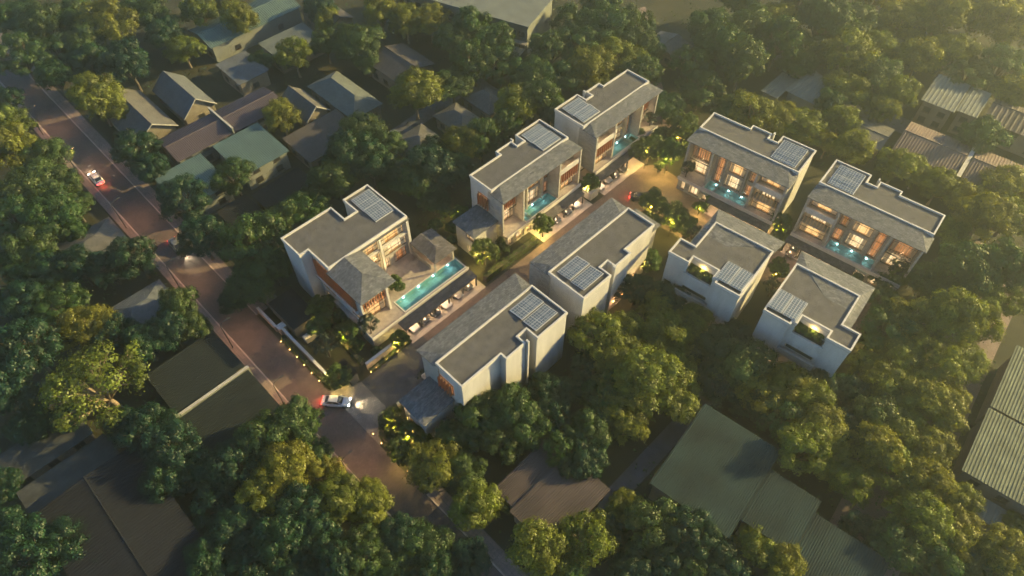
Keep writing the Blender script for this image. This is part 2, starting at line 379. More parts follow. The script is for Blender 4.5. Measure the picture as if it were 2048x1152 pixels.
# ------------------------------------------------------------------ terrace house type (front row, back row, courtyard row)
ZD, ZE, ZP = 3.5, 12.4, 13.05
def slat_screen(fr, root, u0, u1, n, v, z0, z1, mat):
    fm = MB(); fr.box(fm, u0, u1, v-.04, v+.04, z0-.08, z0); fr.box(fm, u0, u1, v-.04, v+.04, z1, z1+.08)
    sc = fm.build('slat_screen', FRAME, root)
    sm = MB().box(-.06, .06, -.16, .16, z0+.002, z1-.002).mesh('slat', mat)
    for k in range(n):
        uu = u0+(u1-u0)*(k+.5)/n
        o = link('slat', sm, sc, (fr.su*uu, fr.sv*v, 0))

def terrace_house(name, label, a0, b0, th, su, sv, pv=4.0, canop=None, annex=False, slatmat=None, cars_lit=True, group='pale flat roofed villas with solar panels', lampp=120):
    fr = Fr(a0, b0, th, su, sv); root = empty('villa', fr.loc, fr.rz); tag(root, label, 'house', group)
    W = 20.45; sl = slatmat or WOOD
    out = [(0, pv), (W, pv), (W, pv+7.7), (13.7, pv+7.7), (13.7, pv+5.35), (11.9, pv+5.35), (11.9, pv+7.0), (7.8, pv+7.0), (7.8, pv+5.8), (0, pv+5.8)]
    # solid block behind the front rooms
    blk = [(.12, 5.0)]+[(W-.12, 5.0)]+[(p[0]+(-.12 if p[0] > W-.2 else .12 if p[0] < .1 else 0), p[1]-.12) for p in out[2:]]
    m = MB().prism(fr.P(blk), 0, 12.42); m.build('wall', WALL, root, recalc=True)
    # vertical fins on the back wall
    fb = MB(); fr.box(fb, 12.05, 12.35, pv+6.75, pv+7.35, 0, ZP+.25); fb.build('fin_wall', WALL, root)
    # roof slab, parapet, flat roof
    MB().prism(fr.P(offset_poly(out, .27)), 12.42, 12.72).build('roof', FLAT, root, recalc=True)
    parapet(fr.P(out), .27, 12.44, ZP).build('parapet', COPING, root, recalc=True)
    parapet(fr.P(offset_poly(out, .1)), .1, 12.28, 12.43).build('shadow_gap', DARKGAP, root, recalc=True)
    hip_strip(fr, -.35, W+.2, .55, pv+.01, ZE-.05, ZE+.48, 2.4, 2.2).build('tiled_eave', SLATE, root, recalc=True)
    sf = MB(); fr.box(sf, .1, W-.1, .9, pv+.9, ZE-.42, ZE-.24); sf.build('soffit', WOOD2, root)
    solar(fr, root, 14.5, 19.2, pv+1.0, pv+6.6, 12.72)
    # deck, its kerb, side fins
    dk = MB(); fr.box(dk, 0, 5.3, 0, 5.0, 3.2, ZD); fr.box(dk, 14.35, W, 0, 5.0, 3.2, ZD); fr.box(dk, 5.3, 14.35, 0, .25, 2.9, ZD); fr.box(dk, 5.3, 14.35, 3.4, 5.0, 3.2, ZD)
    dk.build('deck', DECK, root)
    kb = MB(); fr.box(kb, 0, W, -.14, 0, 3.05, 3.82); kb.build('deck_edge', COPING, root)
    pool(fr, root, 5.65, 14.0, .6, 3.05, ZD+.04, 3)
    pb = MB(); fr.box(pb, 5.3, 14.35, .25, 3.4, 2.0, 2.15); pb.build('pool_slab', WALL, root)
    fn = MB(); fr.box(fn, .0, .35, 1.2, 5.0, ZD, 12.0); fr.box(fn, 5.15, 5.55, 1.0, 3.4, ZD, 12.0)
    fr.box(fn, 14.35, 14.75, .5, 5.0, ZD, 12.15); fr.box(fn, W-.4, W, .45, 5.0, ZD, 12.15)
    fr.box(fn, 7.75, 8.05, 2.6, 3.4, ZD, 12.0); fr.box(fn, 12.05, 12.35, 2.6, 3.4, ZD, 12.0)
    fn.build('fin_wall', STONE, root)
    # middle and terrace bays
    op = [(.7, 4.9, 3.6, 6.6), (.7, 4.9, 7.1, 11.4), (6.0, 7.5, 3.6, 11.2), (8.4, 11.7, 3.75, 6.7), (8.4, 11.7, 7.35, 11.2), (12.6, 14.2, 3.6, 6.4), (12.6, 14.2, 7.3, 10.9)]
    fw = wall_open(MB(), .35, 14.35, ZD, 12.0, 3.4, 3.75, op)
    fm = MB(); fm.v = fr.P(fw.v); fm.f = fw.f; fm.build('front_wall', STONE, root, recalc=True)
    for (o, kd, nx, nz) in zip(op, 'woowyod', (3, 3, 2, 3, 3, 2, 2), (2, 2, 4, 2, 2, 2, 2)): window(fr, root, *o, 3.5, kd, nx, nz)
    slat_screen(fr, root, .6, 5.0, 9, 2.9, 7.4, 11.6, sl)
    rl = MB(); fr.box(rl, .5, 5.0, 2.7, 2.78, 6.75, 7.0); rl.build('ledge', DARKGAP, root)
    # projecting bay: three storeys
    b1 = (15.1, 19.75, 3.65, 6.2); b3 = (15.1, 19.75, 9.7, 11.9)
    for zz, vv, oo in ((3.5, 1.7, b1), (9.4, 2.4, b3)):
        q = wall_open(MB(), 14.75, W-.4, zz, zz+(2.95 if zz < 5 else 2.7), vv-.15, vv+.12, [oo]); x = MB(); x.v = fr.P(q.v); x.f = q.f; x.build('front_wall', STONE, root, recalc=True)
    window(fr, root, *b1, 1.6, 'y', 4, 2); window(fr, root, *b3, 2.3, 'y', 4, 2)
    window(fr, root, 15.0, 19.9, 6.7, 9.0, 2.2, 'w', 5, 1)
    sb = MB(); fr.box(sb, 14.75, W-.4, .6, 5.0, 6.45, 6.65); fr.box(sb, 14.75, W-.4, .6, 5.0, 9.15, 9.38); sb.build('floor_slab', STONE, root)
    bp = MB(); fr.box(bp, 14.76, W-.41, .55, .8, 9.1, 10.25); bp.build('balcony_parapet', WALL, root)
    slat_screen(fr, root, 14.9, W-.5, 8, .75, 6.45, 9.05, sl)
    # ground floor: garden room under the terrace end, open carport under the rest
    gop = [(.8, 1.8, .3, 2.6), (2.6, 5.0, .3, 2.6), (5.7, 6.9, .3, 2.6)]
    q = wall_open(MB(), .1, 7.6, 0, 3.2, .5, .8, gop); x = MB(); x.v = fr.P(q.v); x.f = q.f; x.build('garden_wall', STONE, root, recalc=True)
    for w0 in (.1, 7.3): sd_ = MB(); fr.box(sd_, w0, w0+.3, .8, 5.0, 0, 3.2); sd_.build('garden_wall', STONE, root)
    for o in gop: window(fr, root, *o, .7, 'w', 2, 1, depth=.4)
    if canop:
        canopy(fr, root, canop[0], canop[1], -.1, -1.9, 3.02, 2.74, 4)
        downlights(fr, root, np.linspace(canop[0]+1.5, canop[1]-1.5, 4), -1.3, 2.6, lampp)
    lm = 1.8 if th > 0 else 1.0
    light(root, (fr.su*2.6, fr.sv*2.3, 6.4), 45*lm, (1, .64, .32), .25); light(root, (fr.su*17.4, fr.sv*1.1, 6.2), 30*lm, (1, .64, .32), .2)
    light(root, (fr.su*10, fr.sv*2.3, 11.6), 60*lm, (1, .64, .32), .3); light(root, (fr.su*17.4, fr.sv*1.4, 11.2), 25*lm, (1, .64, .32), .2)
    if annex:
        u0, u1, v0, v1, z = -6.2, -.05, 2.3, 8.2, 6.6
        ops = [(2.9, 5.0, 4.2, 5.8), (3.0, 4.8, .5, 2.6)]
        q = wall_open(MB(), v0+.4, v1-.4, 0, z-.2, 0, .3, ops); x = MB(); x.v = fr.P([(u0+.5+p[1], p[0], p[2]) for p in q.v]); x.f = q.f; x.build('annex_wall', WALL, root, recalc=True)
        wl = MB(); fr.box(wl, u0+.8, u1-.02, v0+.4, v0+.7, 0, z-.2); fr.box(wl, u0+.8, u1-.02, v1-.7, v1-.4, 0, z-.2); wl.build('annex_wall', WALL, root)
        for o in ops: window(fr, root, *o, u0+.65, 'w', 3, 1, axis='u', depth=.4)
        rm = MB(); c = ((u0+u1)/2, (v0+v1)/2)
        V = fr.P([(u0, v0, z), (u1, v0, z), (u1, v1, z), (u0, v1, z), (u0+2.2, c[1], z+.5), (u1, c[1], z+.5)]); t = .2
        Bt = [(p[0], p[1], z-t) for p in V[:4]]
        rm.add(V+Bt, [(0, 1, 5, 4), (1, 2, 5), (2, 3, 4, 5), (3, 0, 4), (0, 1, 7, 6), (1, 2, 8, 7), (2, 3, 9, 8), (3, 0, 6, 9), (6, 7, 8, 9)])
        rm.build('annex_roof', SLATE, root, recalc=True)
        light(root, (fr.su*(u0+.2), fr.sv*(v0+.2), 4.2), 15, (1, .62, .28), .2)
        gs = MB(); 
        op = (pv+.6, pv+3.6, 7.6, 10.4)
        window(fr, root, *op, .02, 'o', 3, 1, axis='u', depth=.1, curtain=False)
        sm = MB().box(-.22, .22, -.05, .05, 7.6, 10.4).mesh('slat', sl)
        for k in range(5): link('slat', sm, root, (fr.su*(-.32), fr.sv*(pv+.8+.62*k), 0))
    return root, fr

H2, f2 = terrace_house('villa', 'middle villa of the left row with low slate roofed annex at its left end', 60.1, 61.3, 45, 1, 1, 4.0, (8.2, 19.7), True)
H3, f3 = terrace_house('villa', 'farthest villa of the left row, at top centre', 105.3, 61.3, 45, -1, 1, 4.0, (3.0, 20.6))
HE, fE = terrace_house('villa', 'villa beside the entrance drive with sunlit blank back wall', 29.6, 50.05, 45, 1, -1, 4.5, None, True)
HF, fF = terrace_house('villa', 'villa in the centre of the picture between lane and trees', 74.2, 50.05, 45, -1, -1, 4.5, None, True)
H4, f4 = terrace_house('villa', 'upper villa of the right pair with lit rooms, solar panels at its right end', -37.9, 100.8, -38.6, 1, 1, 4.7, (7.7, 20.6), slatmat=WOOD2)
H5, f5 = terrace_house('villa', 'rightmost villa with lit rooms, solar panels at its left end', 6.85, 100.8, -38.6, -1, 1, 4.7, (7.7, 20.6), slatmat=WOOD2)

for uu in (3.6, 8.2, 10.6):
    sc_ = MB(); fF.box(sc_, uu-.12, uu+.12, 10.3 if uu < 7 else 11.5, 10.45 if uu < 7 else 11.65, 2.2, 2.5); so_ = sc_.build('wall_lamp', BULB, HF)
    light(so_, (fF.su*uu, fF.sv*(10.9 if uu < 7 else 12.1), 2.2), 45, (1, .5, .2), .12)
# ------------------------------------------------------------------ courtyard villas (roof garden notch at the back)
SHR_SPOTS = []
def court_house(label, a0, b0, th, su):
    """u from the outer wing side; v counted towards the viewer from the tiled front (b = b0 - v)"""
    fr = Fr(a0, b0, th, su, -1); root = empty('villa', fr.loc, fr.rz); tag(root, label, 'house', 'pale flat roofed villas with solar panels')
    out = [(2.85, 4.4), (13.6, 4.4), (13.6, 16.4), (9.1, 16.4), (9.1, 15.65), (8.35, 15.65), (8.35, 13.75), (3.85, 13.75), (3.85, 15.3), (0, 15.3), (0, 11.4), (2.85, 11.4)]
    wl = offset_poly(out, .12)
    low = [(2.97, 4.52), (13.48, 4.52), (13.48, 16.28), (9.0, 16.28), (9.0, 15.1), (3.97, 15.1), (3.97, 15.18), (.12, 15.18), (.12, 11.52), (2.97, 11.52)]
    MB().prism(fr.P(low), 0, 6.2).build('wall', WALL, root, recalc=True)
    MB().prism(fr.P(wl), 6.2, 12.42).build('wall', WALL, root, recalc=True)
    MB().prism(fr.P(offset_poly(out, .27)), 12.42, 12.72).build('roof', FLAT, root, recalc=True)
    parapet(fr.P(out), .27, 12.44, ZP).build('parapet', COPING, root, recalc=True)
    parapet(fr.P(offset_poly(out, .1)), .1, 12.28, 12.43).build('shadow_gap', DARKGAP, root, recalc=True)
    # tiled strip at the front and down the outer side
    m = MB(); z0, z1, t = ZE-.05, ZE+.45, .16
    V = fr.P([(1.6, .8, z0), (14.1, .8, z0), (13.65, 4.39, z0), (11.6, 4.39, z1), (2.84, 4.39, z1), (2.84, 11.39, z0+.25), (1.6, 11.39, z0)])
    Bt = [(p[0], p[1], z0-t) for p in V]
    m.add(V+Bt, [(0, 1, 3, 4), (1, 2, 3), (0, 4, 5, 6), (0, 1, 8, 7), (1, 2, 9, 8), (6, 0, 7, 13), (7, 8, 9, 12, 13), (2, 3, 4, 5, 12, 9), (5, 6, 13, 12)])
    m.build('tiled_eave', SLATE, root, recalc=True)
    solar(Fr(0, 0, 0, su, -1), root, 8.9, 13.2, 11.0, 15.6, 12.72) if False else None
    # roof garden box
    pm = MB(); fr.box(pm, 3.4, 9.0, 15.1, 15.45, 7.4, 10.4); fr.box(pm, 3.4, 3.84, 13.9, 15.1, 6.25, 10.0); pm.build('planter_wall', WALL, root)
    so = MB(); fr.box(so, 3.97, 8.3, 13.65, 15.1, 6.25, 10.0); so.build('planter_soil', GRASS, root)
    lg = MB(); fr.box(lg, 3.2, 9.0, 15.2, 16.6, 5.6, 5.9); fr.box(lg, 3.2, 9.0, 16.4, 16.62, 5.9, 7.0); lg.build('balcony', STONE, root)
    light(root, (fr.su*6, fr.sv*14.0, 11.6), 75, (1, .68, .22), .15)
    light(root, (fr.su*9.6, fr.sv*17.2, 2.0), 25, (1, .55, .25), .1)
    # front rooms, seen from the lane
    for u0 in (3.4, 7.0, 10.4):
        window(fr, root, u0, u0+2.6, .5, 3.0, 4.49, 'w', 2, 1, depth=.02, curtain=False); window(fr, root, u0, u0+2.6, 4.2, 7.0, 4.49, 'y', 2, 1, depth=.02, curtain=False)
    # side window slit on the outer side
    return root, fr
HG, fG = court_house('left one of the two near villas with a roof garden notch', -26.3, 89.7, -38.6, 1)
HH, fH = court_house('right one of the two near villas with a roof garden notch', 4.9, 89.7, -38.6, -1)
for root, fr in ((HG, fG), (HH, fH)):
    # solar arrays side by side along u, tilted along v
    for u0 in (8.75, 11.15):
        fm = MB(); zz = lambda v: 12.86+.06*(v-11)
        def slab(mm, a, b, c, d_, lo, hi):
            V = fr.P([(a, c, zz(c)+lo), (b, c, zz(c)+lo), (b, d_, zz(d_)+lo), (a, d_, zz(d_)+lo), (a, c, zz(c)+hi), (b, c, zz(c)+hi), (b, d_, zz(d_)+hi), (a, d_, zz(d_)+hi)])
            return mm.add(V, [(0,3,2,1),(4,5,6,7),(0,1,5,4),(1,2,6,5),(2,3,7,6),(3,0,4,7)])
        slab(fm, u0-.05, u0+2.2, 10.9, 15.5, 0, .07)
        for a in (u0+.2, u0+1.9):
            for c in (11.2, 15.2): fr.box(fm, a-.03, a+.03, c-.03, c+.03, 12.72, zz(c)+.01)
        arr = fm.build('solar_array', ALU, root, recalc=True)
        for i in range(2):
            for j in range(3):
                slab(MB(), u0+.02+i*1.08, u0+1.06+i*1.08, 10.96+j*1.51, 12.42+j*1.51, .075, .1).build('solar_module', SOLG, arr, recalc=True)

# ------------------------------------------------------------------ corner villa with the long pool
def corner_villa():
    fr = Fr(27.3, 61.3, 45, 1, 1); root = empty('villa', fr.loc, fr.rz)
    tag(root, 'largest villa, nearest the road, with long blue pool and open pavilion', 'house', 'pale flat roofed villas with solar panels')
    out = [(1.75, 9.9), (18.3, 9.9), (18.3, 20.95), (12.8, 20.95), (12.8, 17.05), (10.35, 17.05), (10.35, 20.95), (0, 20.95), (0, 15.5), (1.75, 15.5)]
    blk = [(2.3, 11.0), (18.18, 11.0)]+[(18.18, 20.83), (12.92, 20.83), (12.92, 16.93), (10.23, 16.93), (10.23, 20.83), (.12, 20.83), (.12, 15.4), (2.3, 15.4)]
    MB().prism(fr.P(blk), 0, 12.42).build('wall', WALL, root, recalc=True)
    MB().prism(fr.P(offset_poly(out, .27)), 12.42, 12.72).build('roof', FLAT, root, recalc=True)
    parapet(fr.P(out), .27, 12.44, ZP).build('parapet', COPING, root, recalc=True)
    parapet(fr.P(offset_poly(out, .1)), .1, 12.28, 12.43).build('shadow_gap', DARKGAP, root, recalc=True)
    solar(fr, root, 13.8, 17.6, 12.8, 19.6, 12.72)
    # tiled wing roof
    m = MB(); z0, z1, t = ZE-.1, ZE+.75, .18
    V = fr.P([(1.2, .7, z0), (8.3, .9, z0), (8.4, 9.89, z0+.1), (4.8, 9.89, z1), (1.76, 9.89, z0+.02), (4.7, 6.0, z1)])
    V = fr.P([(1.2, .7, z0), (8.2, .7, z0), (8.2, 9.89, z0), (5.0, 9.89, z1), (1.2, 9.89, z0), (5.0, 5.2, z1)])
    Bt = [(p[0], p[1], z0-t) for p in V]
    m.add(V+Bt, [(0, 1, 5), (1, 2, 3, 5), (0, 5, 3, 4), (0, 1, 7, 6), (1, 2, 8, 7), (4, 0, 6, 10), (2, 3, 4, 10, 8), (6, 7, 8, 10)])
    m.build('tiled_wing_roof', SLATE, root, recalc=True)
    sf = MB(); fr.box(sf, 1.6, 7.8, 1.4, 9.6, ZE-.45, ZE-.29); sf.build('soffit', WOOD2, root)
    ev = MB(); fr.box(ev, 8.2, 18.5, 9.6, 9.88, 12.2, 12.4); ev.build('eave', SLATE, root)
    # wing walls with openings
    op = [(2.6, 7.0, 3.6, 6.8), (2.6, 7.0, 7.2, 11.5)]
    q = wall_open(MB(), 2.2, 7.4, ZD, 12.0, 3.5, 3.8, op); x = MB(); x.v = fr.P(q.v); x.f = q.f; x.build('front_wall', STONE, root, recalc=True)
    for o in op: window(fr, root, *o, 3.65, 'y', 4, 2)
    slat_screen(fr, root, 2.4, 7.2, 9, 3.1, 6.9, 11.6, WOOD)
    co = MB(); fr.box(co, 7.1, 7.5, 2.6, 3.45, ZD, 12.0); fr.box(co, 1.95, 2.3, 2.6, 3.45, ZD, 12.0); co.build('column', WALL, root)
    wr = MB(); fr.box(wr, 7.1, 7.4, 3.8, 11.0, ZD, 12.0); wr.build('wing_wall', STONE, root)
    # road side of the wing
    op = [(4.2, 6.4, 3.8, 6.4), (4.2, 9.6, 7.2, 11.2), (10.6, 15.0, 7.2, 11.2), (11.0, 14.6, 3.8, 6.4), (7.2, 9.6, .4, 2.8), (11.0, 14.6, .4, 2.8)]
    q = wall_open(MB(), 3.8, 15.4, 0, 12.2, 0, .3, op); x = MB(); x.v = fr.P([(2.0+p[1], p[0], p[2]) for p in q.v]); x.f = q.f; x.build('side_wall', WALL, root, recalc=True)
    for o, kd in zip(op, 'yoowww'): window(fr, root, *o, 2.15, kd, 3, 2, axis='u', depth=.14, curtain=False)
    sm = MB().box(-.18, .18, -.05, .05, 7.1, 11.4).mesh('slat', WOOD)
    for k in range(18): link('slat', sm, root, (1.72, 4.0+k*.62, 0))
    bc = MB(); fr.box(bc, 1.4, 2.0, 3.4, 15.3, 6.7, 7.05); bc.build('balcony', WALL, root)
    # main front
    op = [(8.6, 11.6, 9.7, 11.8), (12.2, 17.2, 9.7, 11.8), (8.6, 11.6, 6.5, 9.0), (12.6, 17.4, 6.5, 9.0), (8.4, 11.4, 3.6, 6.0), (12.2, 13.4, 3.6, 6.0), (14.4, 17.0, 3.6, 6.0)]
    q = wall_open(MB(), 7.4, 18.2, ZD, 12.2, 10.2, 10.5, op); x = MB(); x.v = fr.P(q.v); x.f = q.f; x.build('front_wall', STONE, root, recalc=True)
    for o, kd in zip(op, 'yyywywo'): window(fr, root, *o, 10.26, kd, 3, 2, depth=.5)
    bb = MB(); fr.box(bb, 8.2, 17.65, 9.85, 10.2, 9.1, 9.55); bb.build('spandrel', WALL, root)
    for c0, c1 in ((17.7, 18.2), (11.7, 12.1)):
        cb = MB(); fr.box(cb, c0, c1, 9.6, 9.84 if c0 < 17 else 10.2, ZD, 12.2); cb.build('column', WALL, root)
    # deck, pool, kerb
    dk = MB(); fr.box(dk, 1.3, 8.4, 0, 11.0, 3.2, ZD); fr.box(dk, 8.4, 22.9, 3.6, 11.0, 3.2, ZD); fr.box(dk, 8.4, 22.9, 0, .3, 2.9, ZD); dk.build('deck', DECK, root)
    kb = MB(); fr.box(kb, 1.3, 22.9, -.14, 0, 3.05, 3.82); fr.box(kb, 1.16, 1.3, -.14, 3.5, 3.05, 3.82); kb.build('deck_edge', COPING, root)
    pool(fr, root, 8.75, 22.5, .62, 3.3, ZD+.04, 4, 20)
    pb = MB(); fr.box(pb, 8.4, 22.9, .3, 3.6, 2.0, 2.15); pb.build('pool_slab', WALL, root)
    # ground floor
    gf = MB(); fr.box(gf, 1.4, 6.6, .4, 11.0, 0, 3.2); gf.build('garden_wall', STONE, root)
    bw = MB(); fr.box(bw, 6.6, 23.0, 6.0, 6.3, 0, 3.2); bw.build('carport_wall', WALL, root)
    canopy(fr, root, 6.4, 23.1, -.1, -2.1, 3.02, 2.74, 5)
    downlights(fr, root, np.linspace(8, 22, 5), -1.3, 2.6, 120)
    # pavilion at the far end of the pool
    u0, u1, v0, v1, z = 17.6, 22.7, 2.6, 9.4, 6.9
    rm = MB(); V = fr.P([(u0, v0, z), (u1, v0, z), (u1, v1, z), (u0, v1, z), (u0+2.5, v0+2.5, z+.55), (u0+2.5, v1, z+.55)]); t = .2
    Bt = [(p[0], p[1], z-t) for p in V[:4]]
    rm.add(V+Bt, [(0, 1, 4), (1, 2, 5, 4), (2, 3, 5), (3, 0, 4, 5), (0, 1, 7, 6), (1, 2, 8, 7), (2, 3, 9, 8), (3, 0, 6, 9), (6, 7, 8, 9)])
    rm.build('pavilion_roof', SLATED, root, recalc=True)
    pw = MB(); fr.box(pw, u1-.6, u1-.3, v0+.6, v1, ZD, z-.2); fr.box(pw, u0+.2, u1-.6, v1-.3, v1, ZD, z-.2); fr.box(pw, u0+.3, u0+.55, v0+.5, v0+.75, ZD, z-.2)
    fr.box(pw, u0+.3, u0+.45, v0+1.8, v1-.3, ZD, 4.6); pw.build('pavilion_wall', STONE, root)
    light(root, (u0+2.5, v0+2.8, z-.6), 120, (1, .6, .28), .2)
    light(root, (4.8, 2.2, 6.6), 60, (1, .62, .28), .3); light(root, (11.5, 8.6, 5.6), 60, (1, .62, .28), .3); light(root, (13, 8.4, 11.6), 50, (1, .62, .28), .3)
    return root, fr
H1, f1 = corner_villa()

# ------------------------------------------------------------------ older houses around the site
def ribbed(m, e0, e1, r1, r0, n, h=.07, t=.08):
    """one roof slope of trapezoid sheet: eave e0-e1, top r0-r1, ribs run from eave to top"""
    e0, e1, r0, r1 = map(Vector, (e0, e1, r0, r1)); nr = (e1-e0).cross(r0-e0).normalized()
    if nr.z < 0: nr = -nr
    prof = [(0, 0), (.55, 0), (.66, 1), (.89, 1), (1.0, 0)] if n else [(0, 0), (1, 0)]
    ss = []
    for k in range(max(n, 1)):
        for q, hh in prof[(0 if k == 0 else 1):]: ss.append(((k+q)/max(n, 1), hh))
    vs = []
    for s_, hh in ss:
        vs += [e0.lerp(e1, s_)+nr*hh*h, r0.lerp(r1, s_)+nr*hh*h]
    k = len(ss); fs = [(2*i, 2*i+2, 2*i+3, 2*i+1) for i in range(k-1)]
    bt = [e0-nr*t, e1-nr*t, r1-nr*t, r0-nr*t]; o = 2*k
    m.add(vs+bt, fs+[(o, o+3, o+2, o+1), (0, o, o+1, 2*k-2), (1, 2*k-1, o+2, o+3), (0, 1, o+3, o), (2*k-2, o+1, o+2, 2*k-1)])
    return m
CREAM = M('old_wall_cream', (.2, .17, .125), .85, .15, .5); PALEG = M('old_wall_pale', (.18, .19, .165), .85, .12, .5)
TRIM = M('old_trim_white', (.4, .37, .31), .7, .1, 1)
DGLASS = M('dark_window_glass', (.03, .035, .04), .15, .2, 1, spec=.6)
RBLUE = tiles('roof_blue_grey', (.085, .092, .096), (.115, .122, .122), (.08, .085, .09), .5, .3, noise=.25)
RGREY = tiles('roof_weathered_grey', (.09, .084, .075), (.125, .118, .105), (.09, .085, .08), .5, .3, noise=.3)
RGREEN = tiles('roof_grey_green', (.092, .104, .09), (.122, .134, .116), (.09, .1, .09), .5, .3, noise=.3)
RDGREY = tiles('roof_dark_grey', (.04, .042, .038), (.06, .062, .054), (.025, .026, .024), .5, .3, noise=.4)  # darker version of the grey roof tiles
RBROWN = tiles('roof_dark_brown', (.06, .052, .048), (.085, .073, .065), (.035, .03, .03), .5, .3, noise=.25)
RPURP = M('sheet_purple', (.1, .076, .084), .8, .2, .35, stretch=(1, 1, 1), metal=.1)
RTEAL = M('sheet_teal', (.11, .165, .145), .8, .16, .35, metal=.1)
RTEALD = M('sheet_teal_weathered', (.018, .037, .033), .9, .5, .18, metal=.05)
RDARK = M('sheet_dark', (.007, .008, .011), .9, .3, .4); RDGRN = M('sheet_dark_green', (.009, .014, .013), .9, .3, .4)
RBRWN = M('sheet_brown', (.07, .052, .047), .7, .4, .2); RPINK = M('sheet_pink_brown', (.15, .105, .088), .85, .15, .5)
RPALE = M('sheet_pale_grey', (.14, .15, .13), .85, .15, .4); ROLIVE = M('sheet_olive', (.13, .142, .09), .85, .25, .5)

def old_house(label, th, a0, a1, b0, b1, hw, rise, mat, axis='a', kind='gable', ribs=0, over=.5, wall=CREAM, wins=True, faces='ab', name='old_house', cat='house', barge=False, group='older low houses around the site', nwin=None):
    la, lb = a1-a0, b1-b0
    root = empty(name, (*K((a0+a1)/2, (b0+b1)/2, th), 0), R(th)); tag(root, label, cat, group)
    x, y = la/2, lb/2; xi, yi = x-over, y-over
    if kind in ('gable', 'hip'):
        bd = MB(); t = rise if kind == 'gable' else 0
        if axis == 'a': prof = [(-yi, 0), (yi, 0), (yi, hw), (0, hw+t*(yi/y)), (-yi, hw)]; V = [(-xi, p[0], p[1]-.06*(i > 1)) for i, p in enumerate(prof)]+[(xi, p[0], p[1]-.06*(i > 1)) for i, p in enumerate(prof)]
        else: prof = [(-xi, 0), (xi, 0), (xi, hw), (0, hw+t*(xi/x)), (-xi, hw)]; V = [(p[0], -yi, p[1]-.06*(i > 1)) for i, p in enumerate(prof)]+[(p[0], yi, p[1]-.06*(i > 1)) for i, p in enumerate(prof)]
        bd.add(V, [(0, 1, 2, 3, 4), (9, 8, 7, 6, 5)]+[(i, (i+1) % 5, 5+(i+1) % 5, 5+i) for i in range(5)])
        bd.build('wall', wall, root, recalc=True)
    else:
        MB().box(-xi, xi, -yi, yi, 0, hw-.05).build('wall', wall, root)
    zo = hw-rise*over/max(.1, (y if axis == 'a' else x)) if kind in ('gable', 'hip') else hw
    rf = MB()
    if kind == 'gable':
        if axis == 'a':
            ribbed(rf, (-x, -y, zo), (x, -y, zo), (x, 0, hw+rise), (-x, 0, hw+rise), ribs); ribbed(rf, (x, y, zo), (-x, y, zo), (-x, 0, hw+rise), (x, 0, hw+rise), ribs)
        else:
            ribbed(rf, (-x, y, zo), (-x, -y, zo), (0, -y, hw+rise), (0, y, hw+rise), ribs); ribbed(rf, (x, -y, zo), (x, y, zo), (0, y, hw+rise), (0, -y, hw+rise), ribs)
    elif kind == 'hip':
        k = min(x, y)
        r0, r1 = ((-(x-k), 0, hw+rise), (x-k, 0, hw+rise)) if axis == 'a' else ((0, -(y-k), hw+rise), (0, y-k, hw+rise))
        C = [(-x, -y, zo), (x, -y, zo), (x, y, zo), (-x, y, zo)]
        V = C+[r0, r1]+[(c[0], c[1], zo-.15) for c in C]
        f = [(0, 1, 5, 4), (1, 2, 5), (2, 3, 4, 5), (3, 0, 4)] if axis == 'a' else [(0, 1, 4), (1, 2, 5, 4), (2, 3, 5), (3, 0, 4, 5)]
        rf.add(V, f+[(0, 1, 7, 6), (1, 2, 8, 7), (2, 3, 9, 8), (3, 0, 6, 9), (6, 7, 8, 9)])
        rd = MB().tube([r0, r1], [.12, .12], 6)
    elif kind == 'shed':
        if axis == 'a': ribbed(rf, (-x, -y, hw), (x, -y, hw), (x, y, hw+rise), (-x, y, hw+rise), ribs)
        else: ribbed(rf, (-x, y, hw), (-x, -y, hw), (x, -y, hw+rise), (x, y, hw+rise), ribs)
    roof = rf.build('roof', mat, root)
    if kind == 'gable':
        cp = MB(); 
        if axis == 'a': cp.tube([(-x, 0, hw+rise+.03), (x, 0, hw+rise+.03)], [.12, .12], 6)
        else: cp.tube([(0, -y, hw+rise+.03), (0, y, hw+rise+.03)], [.12, .12], 6)
        cp.build('ridge_cap', mat, roof)
    if barge:
        bg_ = MB()
        if axis == 'b':
            for s_ in (-1, 1): bg_.tube([(s_*x, -y-.03, zo), (0, -y-.03, hw+rise)], [.13, .13], 4)
        bg_.build('barge_board', TRIM, roof)
    if wins:
        def win(cx, cz, ww, hh, face):
            m = MB(); p = MB(); t = .09
            def B(q, l0, l1, d0, d1, z0, z1):
                if face == 'b': q.box(l0, l1, -yi-d1, -yi-d0, z0, z1)
                elif face == 'a': q.box(-xi-d1, -xi-d0, l0, l1, z0, z1)
                else: q.box(xi+d0, xi+d1, l0, l1, z0, z1)
            B(m, cx-ww/2, cx-ww/2+t, .0, .08, cz, cz+hh); B(m, cx+ww/2-t, cx+ww/2, .0, .08, cz, cz+hh)
            B(m, cx-ww/2+t, cx+ww/2-t, 0, .08, cz, cz+t); B(m, cx-ww/2+t, cx+ww/2-t, 0, .08, cz+hh-t, cz+hh); B(m, cx-.03, cx+.03, 0, .07, cz+t, cz+hh-t)
            B(m, cx-ww/2-.1, cx+ww/2+.1, .0, .16, cz-.1, cz-.002)
            o = m.build('window', FRAME, root); B(p, cx-ww/2+t, cx+ww/2-t, .005, .03, cz+t, cz+hh-t); p.build('pane', DGLASS, o)
        for fc in faces:
            ln = (2*xi if fc == 'b' else 2*yi); n = nwin or max(1, int(ln/3.6))
            for k in range(n):
                c = -ln/2+ln*(k+.5)/n
                for zz in ([1.0] if hw < 4.6 else [.9, 3.4] if hw < 7.5 else [1, 3.8, 6.4]):
                    win(c, zz, min(1.5, ln/n*.55), 1.25, fc)
    return root

